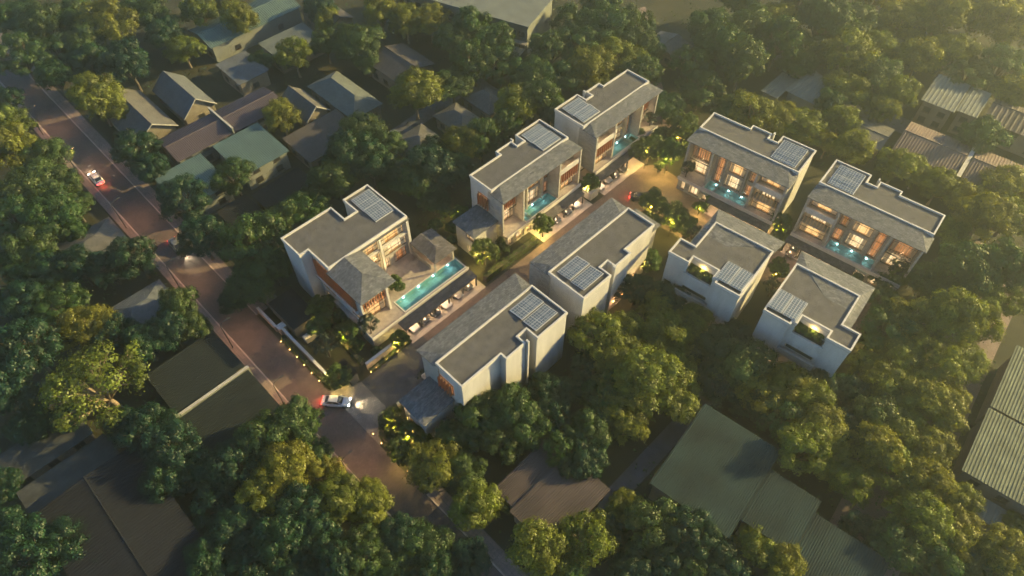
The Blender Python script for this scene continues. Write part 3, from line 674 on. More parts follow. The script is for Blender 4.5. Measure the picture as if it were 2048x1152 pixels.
OH = old_house
OH('small cream house with blue grey gabled roof beside the road trees, upper left', 45, 34.9, 42.9, 135.5, 150, 3.5, 3.0, RBLUE, 'b', barge=True, faces='b')
OH('cream gabled house left of its twin, half hidden by the golden tree', 45, 23.4, 33.1, 134.6, 152, 3.5, 2.8, RGREY, 'b', barge=True, faces='b')
OH('left half of the long purple sheet roofed terrace at upper left', 45, 26.9, 39.4, 122.4, 131.6, 4.6, .9, RPURP, 'a', ribs=34, wall=PALEG, faces='b')
OH('right half of the long purple sheet roofed terrace at upper left', 45, 40.0, 52.8, 122.4, 131.6, 4.6, .9, RPURP, 'a', ribs=34, wall=PALEG, faces='b')
OH('left one of two pale houses under teal ribbed sheet roofs', 45, 21.0, 31.2, 109.3, 120.8, 4.6, .6, RTEAL, 'a', 'shed', ribs=26, wall=PALEG, faces='ab')
OH('right one of two pale houses under teal ribbed sheet roofs', 45, 34.1, 44.7, 109.3, 121.0, 4.6, .6, RTEAL, 'a', 'shed', ribs=26, wall=PALEG, faces='ab')
OH('low shed with dark sheet roof in front of the left teal roof', 45, 25.5, 32.0, 97, 106.4, 2.9, .3, RPURP and RDARK, 'b', 'shed', ribs=22, wins=False, name='shed', cat='shed', group='sheet roofed sheds')
OH('low shed with dark sheet roof in front of the right teal roof', 45, 32.8, 43.8, 98.5, 105.6, 2.9, .3, RDARK, 'b', 'shed', ribs=18, wins=False, name='shed', cat='shed', group='sheet roofed sheds')
OH('pale house with long teal sheet roof at the top left edge', 45, 52.2, 77.8, 153.2, 164, 4.5, 1.2, RTEAL, 'a', ribs=50, wall=PALEG, faces='ab', nwin=2)
OH('grey green flat roofed house with cream party walls, upper left', 45, 61, 73.6, 138, 146.6, 4.4, .4, RGREEN, 'a', 'shed', faces='ab')
OH('low blue grey roofed house left of the party walled house', 45, 49.6, 57.6, 136.8, 147, 3.9, .4, RBLUE, 'a', 'shed', faces='ab')
OH('house with near black gabled roof at the top edge', 45, 76.4, 84.6, 140, 152, 4.4, 1.6, RBROWN, 'b', faces='ab')
OH('house with near black gabled roof behind the lone lit tree', 45, 75, 86, 111, 123, 4.4, 1.5, RBROWN, 'b', faces='ab')
OH('small cream gabled house between purple terrace and large grey roof', 45, 53.2, 59.4, 116, 126.5, 3.4, 2.2, RGREY, 'b', barge=True, faces='b')
OH('house with large grey green hipped roof left of the lane', 45, 60.2, 68.4, 108.6, 125.6, 4.2, 2.0, RGREEN, 'b', 'hip', faces='ab')
OH('wide low building with dark brown sheet roof right of the teal roofs', 45, 46.2, 60, 104.5, 114.6, 3.4, .4, RBROWN, 'a', 'shed', faces='ab')
for k, (a0, a1, b0, b1, nm) in enumerate(((62, 70.4, 89, 98, 'nearest the left villas'), (73.8, 80.6, 89, 98.2, 'second along the lane'), (82.6, 90.4, 89.5, 99, 'third along the lane'))):
    OH('brown grey hipped roof of a low house below the lane, '+nm, 45, a0, a1, b0, b1, 3.6, 1.5, RGREY, 'b', 'hip', faces='ab')
OH('small brown grey roofed house behind the farthest left villa', 45, 127.8, 135, 73, 83, 3.6, 1.2, RGREY, 'a', faces='ab')
OH('right one of two pale metal sheds behind the right villas', 45, 134.2, 143.8, 40, 48, 4.6, .5, RPALE, 'b', 'shed', ribs=10, wall=PALEG, wins=False, name='shed', cat='shed', group='sheet roofed sheds')
OH('left lower one of two pale metal sheds behind the right villas', 45, 131.4, 140.4, 48.2, 52.4, 3.8, .4, RPALE, 'b', 'shed', ribs=8, wall=PALEG, wins=False, name='shed', cat='shed', group='sheet roofed sheds')
OH('two storey cream house with pale sheet roof, upper right', -38.6, -8, -1, 152, 163.2, 6, .4, RPALE, 'a', 'shed', ribs=8, faces='b', nwin=2)
OH('narrow cream house with pale sheet roof, right of the two storey one', -38.6, -.8, 3.4, 153.4, 163.4, 5.8, .4, RPALE, 'a', 'shed', ribs=5, faces='b', nwin=1)
OH('left end of the pinkish brown roofed row at upper right', -38.6, -7.2, 5.4, 134, 145.4, 4.8, 1.2, RPINK, 'a', ribs=22, faces='b', nwin=2)
OH('right end of the pinkish brown roofed row at the right edge', -38.6, 6.6, 19.2, 134, 145.6, 4.8, 1.2, RPINK, 'a', ribs=22, faces='b', nwin=2)
OH('brown roofed house behind the row at the right edge', -38.6, 4.5, 18, 155, 166, 5, 1.2, RBRWN, 'a', ribs=12, faces='b')
OH('low grey roofed house left of the pinkish brown row', -38.6, -16, -9, 133.3, 142, 3.8, .6, RGREY, 'a', faces='b')
OH('left strip of the brown ribbed shed roof at the bottom', 45, 24.8, 35.8, 24.62, 28.5, 3.9, .2, RBRWN, 'b', 'shed', ribs=14, wins=False, name='shed', cat='shed', group='sheet roofed sheds')
OH('right strip of the brown ribbed shed roof at the bottom', 45, 24.0, 36.3, 16.5, 24.55, 4.2, .2, RBRWN, 'b', 'shed', ribs=24, wins=False, name='shed', cat='shed', group='sheet roofed sheds')
OH('big hall with weathered teal sheet roof at bottom right', -38.6, -8.4, 4.0, 41.6, 57.4, 5.9, .3, RTEALD, 'a', 'shed', ribs=40, wins=False, name='hall', cat='hall', group='teal roofed halls')
OH('second bay of the weathered teal hall, stepped back to the right', -38.6, 4.1, 11.6, 44.9, 54, 5.963, .173, RTEALD, 'a', 'shed', ribs=24, wins=False, name='hall', cat='hall', group='teal roofed halls')
OH('third bay of the weathered teal hall at the bottom edge', -38.6, 11.7, 22, 43.6, 52, 5.938, .16, RTEALD, 'a', 'shed', ribs=32, wins=False, name='hall', cat='hall', group='teal roofed halls')
OH('near half of the long olive sheet roofed hall at the right edge', -38.6, 25.4, 42, 71, 83.5, 5.9, .3, ROLIVE, 'a', 'shed', ribs=36, faces='b', name='hall', cat='hall', group='olive roofed halls')
OH('far half of the long olive sheet roofed hall at the right edge', -38.6, 25.6, 42, 84.2, 98, 5.9, .3, ROLIVE, 'a', 'shed', ribs=36, faces='b', name='hall', cat='hall', group='olive roofed halls')
OH('long lean-to with pale grey porch roof below the olive hall', -38.6, 26.4, 41, 67.2, 70.6, 3.2, .3, RPALE, 'a', 'shed', ribs=10, faces='b', over=.2, name='shed', cat='shed', group='sheet roofed sheds')
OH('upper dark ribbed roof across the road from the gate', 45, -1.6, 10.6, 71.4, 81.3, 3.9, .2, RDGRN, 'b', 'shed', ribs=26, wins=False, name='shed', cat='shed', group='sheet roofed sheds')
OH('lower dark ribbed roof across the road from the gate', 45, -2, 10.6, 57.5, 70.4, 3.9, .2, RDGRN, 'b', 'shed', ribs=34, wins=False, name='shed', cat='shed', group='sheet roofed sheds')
OH('grey hipped roof left of the road, beside the dark car', 45, 0, 10.2, 110.6, 119, 3.7, 1.1, RGREY, 'a', 'hip', faces='b')
OH('grey hipped roof left of the road, opposite the corner villa', 45, -.3, 9.6, 90.8, 98.2, 3.7, 1.1, RBLUE, 'a', 'hip', faces='b')
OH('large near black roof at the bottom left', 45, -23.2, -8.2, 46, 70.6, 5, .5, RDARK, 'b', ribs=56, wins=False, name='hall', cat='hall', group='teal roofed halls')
OH('long low grey roof beside the near black roof', 45, -24, -10.6, 71, 76.8, 2.9, .3, RDGREY, 'a', 'shed', faces='b')
OH('second long low grey roof at the left edge', 45, -25, -12, 78.2, 84.4, 2.9, .3, RDGREY, 'a', 'shed', faces='b')
# party walls and the boundary wall of the dark roofs
for nm, th, a0, a1, b0, b1, h, mt, lb in (('boundary_wall', 45, -1.6, 10.9, 70.55, 70.95, 4.3, PALEG, 'pale boundary wall between the two dark ribbed roofs'),
        ('party_wall', 45, 39.55, 39.85, 122.2, 131.8, 5.9, PALEG, 'thin grey wall dividing the long purple terrace'),
        ('party_wall', -38.6, 5.6, 6.3, 133, 146, 5.6, PALEG, 'pale wall dividing the pinkish brown row')):
    r_ = empty(nm, (*K((a0+a1)/2, (b0+b1)/2, th), 0), R(th)); tag(r_, lb, 'wall')
    MB().box(-(a1-a0)/2, (a1-a0)/2, -(b1-b0)/2, (b1-b0)/2, 0, h).build('wall_body', mt, r_)
    MB().box(-(a1-a0)/2-.05, (a1-a0)/2+.05, -(b1-b0)/2-.05, (b1-b0)/2+.05, h+.001, h+.08).build('coping', TRIM, r_)
# large institutional block at the top edge
c = un(1055, 51, 9); th = -26.6
cc, ss = math.cos(R(th)), math.sin(R(th)); pa, pb = c[0]*cc+c[1]*ss, -c[0]*ss+c[1]*cc
r_ = empty('office_block', (*K(pa, pb, th), 0), R(th)); tag(r_, 'large pale institutional block with rows of windows at the top edge', 'building')
q = MB(); ops = [(-36+2.4*k, -36+2.4*k+1.7, z, z+1.5) for k in range(15) for z in (2.0, 5.4)]
wall_open(q, -36.4, 0, 0, 8.6, 0, .4, ops).build('wall', PALEG, r_)
MB().box(-36.4, 0, .4, 14, 0, 8.6).build('wall', PALEG, r_)
MB().box(-37, .6, -.8, 14.6, 8.62, 9.2).build('roof', RPALE, r_)
MB().box(-36.5, .1, -1.2, -.01, 4.2, 4.5).build('ledge', TRIM, r_)
MB().box(-37, 0, -6, -1.21, 3.2, 3.5).build('porch_roof', RPALE, r_)
for o in ops:
    wo = MB().box(o[0], o[1], .2, .28, o[2], o[2]+.1).box(o[0], o[1], .2, .28, o[3]-.1, o[3]).build('window', FRAME, r_)
    MB().box(o[0]+.02, o[1]-.02, .25, .27, o[2]+.1, o[3]-.1).build('pane', DGLASS, wo)

# ------------------------------------------------------------------ trees
BARK = M('bark', (.11, .085, .06), .9, .3, 3, bump=.4); BARKP = M('pale_bark', (.24, .18, .12), .9, .25, 3, bump=.3)
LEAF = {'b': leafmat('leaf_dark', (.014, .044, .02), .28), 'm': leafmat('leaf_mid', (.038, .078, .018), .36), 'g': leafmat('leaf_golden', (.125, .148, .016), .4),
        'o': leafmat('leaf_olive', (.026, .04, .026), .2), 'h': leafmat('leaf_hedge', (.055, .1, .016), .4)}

def leaves_mesh(name, C, N, size, tone, mat, aspect=.62):
    """one rhombic leaf spray per row of C, facing N"""
    n = len(C); N = N/np.linalg.norm(N, axis=1, keepdims=True)
    ref = rng.normal(size=(n, 3)); U = np.cross(N, ref); U /= np.linalg.norm(U, axis=1, keepdims=True); V = np.cross(N, U)
    s = size[:, None]
    P = np.stack([C-U*s, C-V*s*aspect, C+U*s, C+V*s*aspect], 1).reshape(-1, 3)
    me = bpy.data.meshes.new(name); me.vertices.add(4*n); me.vertices.foreach_set('co', P.ravel())
    me.loops.add(4*n); me.loops.foreach_set('vertex_index', np.arange(4*n, dtype=np.int32))
    me.polygons.add(n); me.polygons.foreach_set('loop_start', np.arange(0, 4*n, 4, dtype=np.int32)); me.polygons.foreach_set('loop_total', np.full(n, 4, np.int32))
    me.update(calc_edges=True)
    at = me.attributes.new('tone', 'FLOAT', 'FACE'); at.data.foreach_set('value', tone.astype(np.float32))
    me.materials.append(mat); return me

def crown(seed, lobes, per, leaf, openness=0.0, flat=.8, spread=.66, rl=(.34, .5)):
    g = np.random.default_rng(seed); L = []
    tries = 0
    while len(L) < lobes and tries < 4000:
        tries += 1
        v = g.normal(size=3); v /= np.linalg.norm(v)
        if v[2] < -.35: continue
        r = g.uniform(*rl); p = v*np.array([1, 1, flat])*spread*g.uniform(.75, 1.15); 
        if all(np.linalg.norm(p-q[0]) > (.5+openness*.35)*(r+q[1])*.95 for q in L): L.append((p, r))
        elif tries > 2500: L.append((p, r))
    if openness == 0: L.append((np.zeros(3), .55))
    Cs, Ns, Ts, Ss = [], [], [], []
    for p, r in L:
        k = int(per*(r/.42)**2); tl = g.uniform(.15, .85)
        d = g.normal(size=(k, 3)); d /= np.linalg.norm(d, axis=1, keepdims=True); d[:, 2] = np.where(d[:, 2] < -.3, -d[:, 2], d[:, 2])
        cl = p+d*(r*g.uniform(.72, 1.05, size=(k, 1)))*np.array([1, 1, .85])
        keep = np.ones(k, bool)
        for q, rq in L:
            if q is p: continue
            keep &= (np.linalg.norm(cl-q, axis=1) > rq*.7) | (g.random(k) < .25)
        cl, d = cl[keep], d[keep]
        m = 22; h_ = max(6, len(cl)*12//m); pick = g.permutation(len(cl))[:h_]; cl, d = cl[pick], d[pick]
        jit = g.normal(size=(len(cl)*m, 3))*.062*np.array([1, 1, .75]); c = np.repeat(cl, m, 0)+jit
        nn = np.repeat(d, m, 0)*.8+jit/.062*.42+g.normal(size=(len(cl)*m, 3))*.3+np.array([0, 0, .3])
        tt = np.clip(np.repeat(tl+g.normal(size=len(cl))*.2, m)+g.normal(size=len(c))*.1, 0, 1)
        Cs.append(c); Ns.append(nn); Ts.append(tt); Ss.append(leaf*g.uniform(.65, 1.35, size=len(c)))
    return np.concatenate(Cs), np.concatenate(Ns), np.concatenate(Ss), np.concatenate(Ts), L

HC = 1.25     # crown centre height in crown radii
def make_tree(kind, seed, lobes, per, leaf, **kw):
    C, N, S, T, L = crown(seed, lobes, per, leaf, **kw)
    C = C+np.array([0, 0, HC])
    me = leaves_mesh('crown', C, N, S, T, LEAF[kind])
    g = np.random.default_rng(seed); t = MB(); fork = .62
    t.tube([(0, 0, -.03), (.01, .0, .06), (.02, -.01, .35), (0, .02, fork)], [.095, .07, .055, .05], 8)
    for p, r in L:
        if np.linalg.norm(p) < .2: continue
        q = np.array(p)+np.array([0, 0, HC]); mid = np.array([p[0]*.45, p[1]*.45, fork+(q[2]-fork)*.6])+g.normal(size=3)*.04
        t.tube([(0, .02, fork-.05), tuple(mid), tuple(q)], [.038, .024, .008], 5)
        for _ in range(2):
            e = q+g.normal(size=3)*r*.5; t.tube([tuple(mid), tuple((mid+e)/2+g.normal(size=3)*.03), tuple(e)], [.016, .011, .004], 4)
    return me, t.mesh('trunk', BARKP if kind == 'g' else BARK, True)
PROTO = {'b': [make_tree('b', s, 20, 125, .038, spread=.72, rl=(.24, .4)) for s in (1, 2, 3)]+[make_tree('b', s, 20, 110, .036, openness=.5, spread=.78, rl=(.2, .36)) for s in (4, 5)],
         'm': [make_tree('m', s, 21, 125, .038, spread=.74, rl=(.22, .4)) for s in (11, 12, 13, 14)]+[make_tree('m', s, 20, 110, .036, openness=.55, spread=.78, rl=(.2, .36)) for s in (15, 16)],
         'g': [make_tree('g', s, 19, 125, .037, spread=.74, rl=(.22, .4)) for s in (21, 22, 23)]+[make_tree('g', 24, 18, 110, .037, openness=.6, spread=.78, rl=(.24, .36))],
         'G': [make_tree('g', s, 22, 100, .03, openness=.7, spread=.82, flat=.55, rl=(.17, .28)) for s in (31,)],
         's': [make_tree('m', s, 9, 60, .07) for s in (41, 42)],
         'o': [make_tree('o', s, 14, 36, .06, openness=.5, spread=.75, rl=(.2, .32)) for s in (51, 52)],
         'l': [make_tree('h', s, 14, 62, .06, openness=.35, spread=.7, rl=(.26, .4)) for s in (61, 62, 63)]}

LANDMARKS = [  # things one can find, for telling trees apart
 (190, 355, 'white car up the road'), (355, 495, 'dark car on the road'), (672, 802, 'white car at the entrance'), (690, 450, 'corner villa'), (1040, 330, 'middle left villa'),
 (1215, 210, 'farthest left villa'), (1500, 310, 'upper right villa'), (1750, 420, 'rightmost villa'), (1000, 680, 'entrance villa'), (1190, 500, 'centre villa'), (1440, 520, 'left roof garden villa'),
 (1620, 620, 'right roof garden villa'), (1100, 965, 'brown ribbed shed'), (1500, 930, 'weathered teal hall'), (1990, 850, 'olive roofed hall'), (420, 755, 'upper dark ribbed roof'), (455, 830, 'lower dark ribbed roof'),
 (250, 1010, 'near black roof'), (370, 200, 'small blue grey gabled house'), (470, 290, 'teal ribbed roofs'), (450, 65, 'long teal roof'), (800, 115, 'near black gabled roof'), (690, 180, 'grey green hipped roof'),
 (1000, 40, 'institutional block'), (1610, 180, 'pale metal sheds'), (1900, 200, 'two storey cream house'), (1900, 320, 'pinkish brown row'), (190, 475, 'roadside grey hipped roof'), (265, 600, 'lower grey hipped roof'),
 (100, 930, 'long low grey roofs'), (860, 580, 'long blue pool'), (850, 270, 'brown grey hipped roofs'), (1360, 90, 'small brown grey roofed house'), (0, 0, 'top left corner'), (2048, 0, 'top right corner'), (0, 1152, 'bottom left corner'),
 (2048, 1152, 'bottom right corner'), (1024, 1152, 'middle of the bottom edge'), (560, 1152, 'bottom edge left of centre'), (1700, 0, 'top edge at right'), (2048, 560, 'right edge halfway down'), (0, 480, 'left edge halfway down'), (700, 1000, 'lower end of the road')]
PENDING = []
ORD = ['nearest', 'second nearest', 'third nearest', 'fourth nearest', 'fifth nearest', 'sixth nearest', 'seventh nearest', 'eighth nearest', 'ninth nearest', 'tenth nearest', 'eleventh nearest', 'twelfth nearest']
def where(px, py):
    best = min(LANDMARKS, key=lambda l: (l[0]-px)**2+(l[1]-py)**2); dx, dy = px-best[0], py-best[1]
    if abs(dx) > abs(dy): side = 'right of' if dx > 0 else 'left of'
    else: side = 'below' if dy > 0 else 'above'
    return best[2], side, math.hypot(dx, dy)
def later(o, px, py, desc): PENDING.append((o, px, py, desc))
def finish_labels():
    gr = {}
    for o, px, py, desc in PENDING:
        l, s_, d_ = where(px, py); gr.setdefault((desc, l, s_), []).append((d_, o))
    for (desc, l, s_), it in gr.items():
        it.sort(key=lambda t: t[0])
        for k, (d_, o) in enumerate(it):
            o['label'] = f"{desc} {s_} the {l}" + (f", {ORD[min(k, 11)].replace(' nearest', '')} nearest" if len(it) > 1 and k else ', nearest' if len(it) > 1 else '')

KN = {'b': 'dark green', 'm': 'mid green', 'g': 'golden green', 'G': 'wide open golden', 's': 'leafy green', 'o': 'grey green olive', 'l': 'lamp lit'}
CNT = {}
def tree(px, py, r, kind, zbase=0.0, group=None):
    Rm = 5.0
    for _ in range(3):
        z = zbase+HC*Rm; X, Y = un(px, py, z); Rm = r/pxof(X, Y, z)[2]
    k = CNT.get(kind, 0); CNT[kind] = k+1
    cm, tm = PROTO[kind][k % len(PROTO[kind])]
    root = empty('tree', (X, Y, zbase), random.uniform(0, 6.283)); sc = Rm
    root.scale = (sc*random.uniform(.86, 1.1), sc*random.uniform(.86, 1.1), sc*random.uniform(.82, 1.18))
    link('trunk', tm, root); link('crown', cm, root)
    size = 'large' if Rm > 5.4 else 'small' if Rm < 2.6 else 'medium'
    root['category'] = 'tree'; root['group'] = group or ('garden trees' if Rm < 3.2 else 'trees around the site')
    later(root, px, py, f"{size} {KN[kind]} tree")
    return root, X, Y, Rm

TREES = '''
30,30,48,m 88,55,50,m 150,28,50,m 215,38,58,g 292,28,42,m 330,62,42,b 402,30,40,g 40,112,50,m 108,100,46,m 166,88,42,m 180,128,40,b 258,135,46,b 366,97,36,g 112,158,38,m 18,204,30,b 28,262,44,g
196,203,48,g 236,222,34,g 268,292,44,b 302,338,40,b 482,45,40,g 450,12,32,g 30,306,54,g 92,314,46,m 62,372,58,m 124,370,42,m 28,436,55,m 108,436,52,m 148,412,36,m 68,490,44,m 150,468,32,m
32,528,42,m 92,540,52,b 160,536,44,b 216,534,44,b 274,520,46,b 40,594,55,b 112,604,50,m 165,655,56,g 362,622,44,m 384,655,40,m 292,690,44,b 344,668,42,b 228,670,40,b
185,762,102,G 60,704,66,b 30,780,58,b 62,850,48,b 135,840,34,b 298,862,54,b 346,905,56,b 332,966,48,b 402,945,48,b 250,850,40,b 60,1112,68,g 132,1094,52,g 192,1124,46,g 18,1060,42,b 8,968,36,m
472,934,58,m 532,886,56,m 592,858,54,m 570,934,60,g 622,905,44,m 652,948,40,g 522,992,54,g 602,1012,58,m 684,1004,54,g 738,1004,46,g 640,1072,50,b 560,1082,54,b 482,1056,56,b 432,1004,48,b 500,1134,54,b 420,1122,48,b 592,1136,48,m 682,1132,48,m 724,1108,50,g 806,1080,50,m 852,1088,54,g 782,1140,46,g 866,1142,48,m 940,1122,48,m 560,1150,40,m
868,932,52,g 952,1010,48,g 996,1006,30,g 930,950,40,m 1082,1104,64,g 1172,1084,56,g 1130,1140,46,m 1252,1012,42,g 1302,1052,60,m 1222,1062,40,b 1372,1062,56,b 1424,1094,56,b 1502,1094,46,g 1562,1132,46,g 1452,1142,46,b 1330,1124,46,b 1262,1136,44,b 1398,1140,40,m
960,832,54,m 1022,822,50,m 1052,856,46,m 936,872,40,m 1002,884,46,m 1102,832,46,b 1134,892,50,m 1090,776,36,b 1136,786,36,b 1182,864,46,m 1172,922,42,b 1140,940,36,b 900,880,34,m
1192,672,50,m 1250,662,50,m 1232,722,50,g 1182,732,42,b 1292,762,68,g 1250,804,58,g 1342,742,54,g 1352,792,50,g 1212,792,46,m 1252,850,46,m 1382,692,44,m 1330,672,50,m 1382,640,44,m 1312,612,42,m 1272,582,40,b 1342,592,44,b
1432,702,50,b 1470,672,42,b 1482,732,54,m 1440,762,46,b 1522,782,50,m 1572,772,46,g 1500,806,36,b 1560,832,46,m 1630,802,46,m 1642,852,62,g 1600,902,54,m 1662,912,50,g 1702,964,42,m 1642,764,36,b 1702,782,38,b 1732,728,36,g 1690,850,40,b
1782,652,54,m 1832,642,54,g 1902,642,62,g 1950,650,46,g 1802,712,54,g 1872,722,62,g 1922,722,46,g 1792,772,54,g 1872,802,62,g 1898,795,40,g 1752,832,50,m 1802,852,54,g 1852,902,50,g 1742,902,54,m 1792,942,54,m 1852,972,54,g 1902,1002,44,g 1832,1042,62,g 1912,1062,54,g 1782,1092,54,m 1862,1112,54,m 1942,1112,46,m 2002,1102,50,g 2032,1056,36,g 1990,1142,44,m 1720,1060,40,b 1700,1140,40,b
1764,592,34,m 1862,562,44,m 1932,532,62,m 2002,542,54,m 1962,592,44,g 2022,602,38,g 1912,462,40,g 1962,442,50,g 2022,432,46,g 2022,372,54,g 1932,396,42,g 1880,372,42,g 1836,344,36,g 1794,334,40,g 1704,304,40,g 1612,252,46,g 1562,232,44,g 1502,222,48,g 1462,222,36,m 1682,246,36,g 1655,290,28,g
1402,172,46,m 1382,132,38,m 1442,92,54,m 1482,132,50,m 1422,52,46,m 1502,52,54,m 1562,32,46,g 1552,92,46,m 1612,92,46,m 1592,132,36,m 1642,48,54,m 1702,38,54,m 1702,112,54,g 1752,92,46,g 1752,152,46,m 1702,176,44,g 1802,38,54,g 1872,48,50,g 1842,108,50,g 1902,106,46,g 1952,38,54,g 2012,58,54,g 2002,132,54,m 1942,148,46,m 2032,182,46,g 1962,276,44,m 1792,192,44,g 1762,226,34,g 1742,8,46,g 1912,6,46,g 2000,4,46,g 1600,6,44,m 1480,4,40,m 1660,210,34,m
1102,102,46,m 1152,82,54,m 1212,62,54,m 1182,132,54,g 1242,112,50,g 1284,152,40,m 1122,152,46,m 1072,152,46,m 1142,42,38,m 1262,62,46,m 1292,92,38,m 1082,202,46,m 1032,212,46,g 1102,222,34,b 1200,10,40,m 1330,210,36,m
932,286,46,g 902,332,46,b 862,346,54,b 872,302,38,b 962,286,40,m 1010,260,34,m 712,82,46,m 812,42,40,g 862,42,40,g 762,34,38,g 902,82,42,m 942,62,42,m 992,92,42,m 1002,132,44,m 950,132,44,m 905,172,38,m 829,186,52,g
722,262,46,m 762,286,42,m 702,312,54,b 672,352,54,m 742,334,50,b 796,346,46,b 640,380,36,m 612,412,44,m 574,440,36,m 832,372,46,m 866,396,36,b 562,232,38,g 590,116,36,g 655,42,30,g 652,92,32,m 735,120,30,m
370,402,52,b 466,352,46,m 406,482,46,b 520,482,62,m 502,562,54,m 546,540,40,m 470,600,30,b 640,20,34,b 520,120,24,m
'''
for row in TREES.split('\n'):
    for it in row.split():
        x, y, r, k = it.split(','); x, y, r = float(x), float(y), float(r)
        if x < 1000 and y > 850 and (x < 480 or y > 1010): k = 'b' if x < 420 else {'g': 'm', 'm': 'b'}.get(k, k)  # leaf kinds stepped darker here: a dark corner painted into leaf colour
        if x > 1180 and 600 < y < 1000 and k == 'm' and int(x) % 3: k = 'g'  # some trees turned golden here, a sunlit look put into leaf colour
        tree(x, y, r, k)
# garden trees, some lit by lamps on added stakes inside their crowns
LIT = [(800, 676, 22), (676, 752, 27), (968, 505, 30), (1086, 455, 22), (922, 432, 20), (1300, 296, 34), (1340, 312, 30), (1362, 262, 36), (1402, 412, 17), (1562, 450, 23), (1180, 368, 19), (790, 838, 24), (822, 862, 26),
       (800, 905, 28), (850, 880, 18), (1308, 402, 32), (1350, 432, 36), (1300, 440, 24), (1372, 455, 24), (640, 620, 28), (695, 664, 28), (640, 650, 26), (1555, 540, 22), (1740, 680, 26), (1790, 560, 24), (1300, 520, 26), (1245, 560, 20)]
SPOTM = M('spotlight_housing', (.04, .04, .04), .5, .1, 3)
def treelight(X, Y, px, py, power, h):
    """tree lamp on an added stake, its head raised inside the crown so leaves glow"""
    o = MB().tube([(0, 0, 0), (0, 0, h)], [.04, .03], 6).build('tree_stake_lamp', SPOTM, None, (X, Y, 0)); o['category'] = 'lamp'; o['group'] = 'tree lamps on added stakes'
    MB().tube([(0, 0, h+.001), (0, 0, h+.06)], [.07, .07], 8).build('lens', BULB, o)
    light(o, (0, 0, h+.12), power, (1, .7, .16), .12)
    later(o, px, py, 'tiny warm added-stake spotlight')
for i, (x, y, r) in enumerate(LIT):
    root, X, Y, Rm = tree(x, y, r, 'l')
    treelight(X-.22*Rm, Y-.42*Rm, x, y+3, (600 if i < 13 else 330)*min(2.2, (Rm/1.8)**1.4), 1.15*Rm)
for x, y, r in ((738, 650, 23), (1376, 336, 19), (1800, 532, 24), (1302, 236, 15), (940, 445, 16)):
    root, X, Y, Rm = tree(x, y, r, 'o', 3.5, 'potted olive trees on the decks')
for x, y, r in ((850, 752, 16), (652, 692, 30), (1385, 470, 24), (1545, 575, 22)): tree(x, y, r, 'o')
for x, y, r in ((790, 560, 15), (800, 572, 12), (783, 571, 11)): tree(x, y, r, 'l', 3.5, 'shrubs in the corner villa courtyard')
for it in '905,455,14 935,472,13 952,490,14 988,502,14 1003,484,12 890,424,14 872,452,16 662,604,16 682,632,16 706,642,14 626,642,14 716,692,14 752,702,12 1420,402,12 1276,270,18 1330,272,22 1386,292,18 1318,332,12 1560,472,14 1762,562,20 1822,562,18 1852,542,20 1716,556,11 770,850,14 782,870,14 802,884,16 842,902,18 872,902,16 1010,496,10 905,480,12 610,612,12 1240,318,10 1620,480,14 1640,500,12 1600,560,14 1470,470,10'.split():
    x, y, r = map(float, it.split(',')); tree(x, y, r, 's', group='garden shrubs and saplings')
# planting in the roof gardens
for k, (x, y, z) in enumerate(((1388, 536, 10.2), (1400, 541, 10.2), (1412, 548, 10.2), (1380, 545, 9.8), (1398, 556, 9.8), (1414, 562, 9.8), (1600, 652, 10.2), (1613, 659, 10.2), (1626, 666, 10.2), (1596, 664, 9.8), (1612, 672, 9.8), (1630, 680, 9.8))):
    X, Y = un(x, y, z); cm, tm = PROTO['l'][k % 3]
    o = empty('shrub', (X, Y, 10.0), k*1.3); o.scale = (1.0, 1.0, .7); o['category'] = 'shrub'; o['group'] = 'shrubs in the roof gardens'
    link('stem', tm, o); link('foliage', cm, o); later(o, x, y, 'lit roof garden shrub')

# ------------------------------------------------------------------ hedges
def hedge(label, pts, wd, h, th=45):
    """clipped hedge along plan points"""
    Cs, Ns = [], []; core = MB()
    P = [K(a, b, th) for a, b in pts]; o0 = P[0]
    for (x0, y0), (x1, y1) in zip(P, P[1:]):
        L = math.hypot(x1-x0, y1-y0); ux, uy = (x1-x0)/L, (y1-y0)/L; nx, ny = -uy, ux; hw = wd/2-.08
        core.prism([(x0-o0[0]+nx*hw, y0-o0[1]+ny*hw), (x1-o0[0]+nx*hw, y1-o0[1]+ny*hw), (x1-o0[0]-nx*hw, y1-o0[1]-ny*hw), (x0-o0[0]-nx*hw, y0-o0[1]-ny*hw)], 0, h-.1)
        n = int(L*(wd+2*h)*42); t = rng.random(n)*L; s_ = rng.random(n)*(wd+2*h)
        off = np.where(s_ < h, -wd/2, np.where(s_ < h+wd, s_-h-wd/2, wd/2)); zz = np.where(s_ < h, s_, np.where(s_ < h+wd, h, 2*h+wd-s_))
        Cs.append(np.stack([x0-o0[0]+ux*t+nx*off, y0-o0[1]+uy*t+ny*off, zz], 1)+rng.normal(size=(n, 3))*.05)
        nn = np.stack([np.where(s_ < h, -nx, np.where(s_ < h+wd, 0, nx)), np.where(s_ < h, -ny, np.where(s_ < h+wd, 0, ny)), np.where((s_ > h) & (s_ < h+wd), 1., .2)], 1)
        Ns.append(nn+rng.normal(size=(n, 3))*.4)
    C = np.concatenate(Cs); N = np.concatenate(Ns)
    root = empty('hedge', (*o0, 0)); tag(root, label, 'hedge', 'clipped hedges')
    core.build('inner_branches', BARK, root)
    link('foliage', leaves_mesh('foliage', C, N, rng.uniform(.08, .15, len(C)), rng.random(len(C)), LEAF['h']), root)
hedge('clipped hedge along the road in front of the boundary wall', [(18.75, 61.3), (18.75, 74.6)], .8, .8)
hedge('clipped hedge right of the entrance, bending along the road', [(23.6, 50.6), (21.2, 50.6), (19.3, 48.0), (19.1, 37.5)], .8, .9)
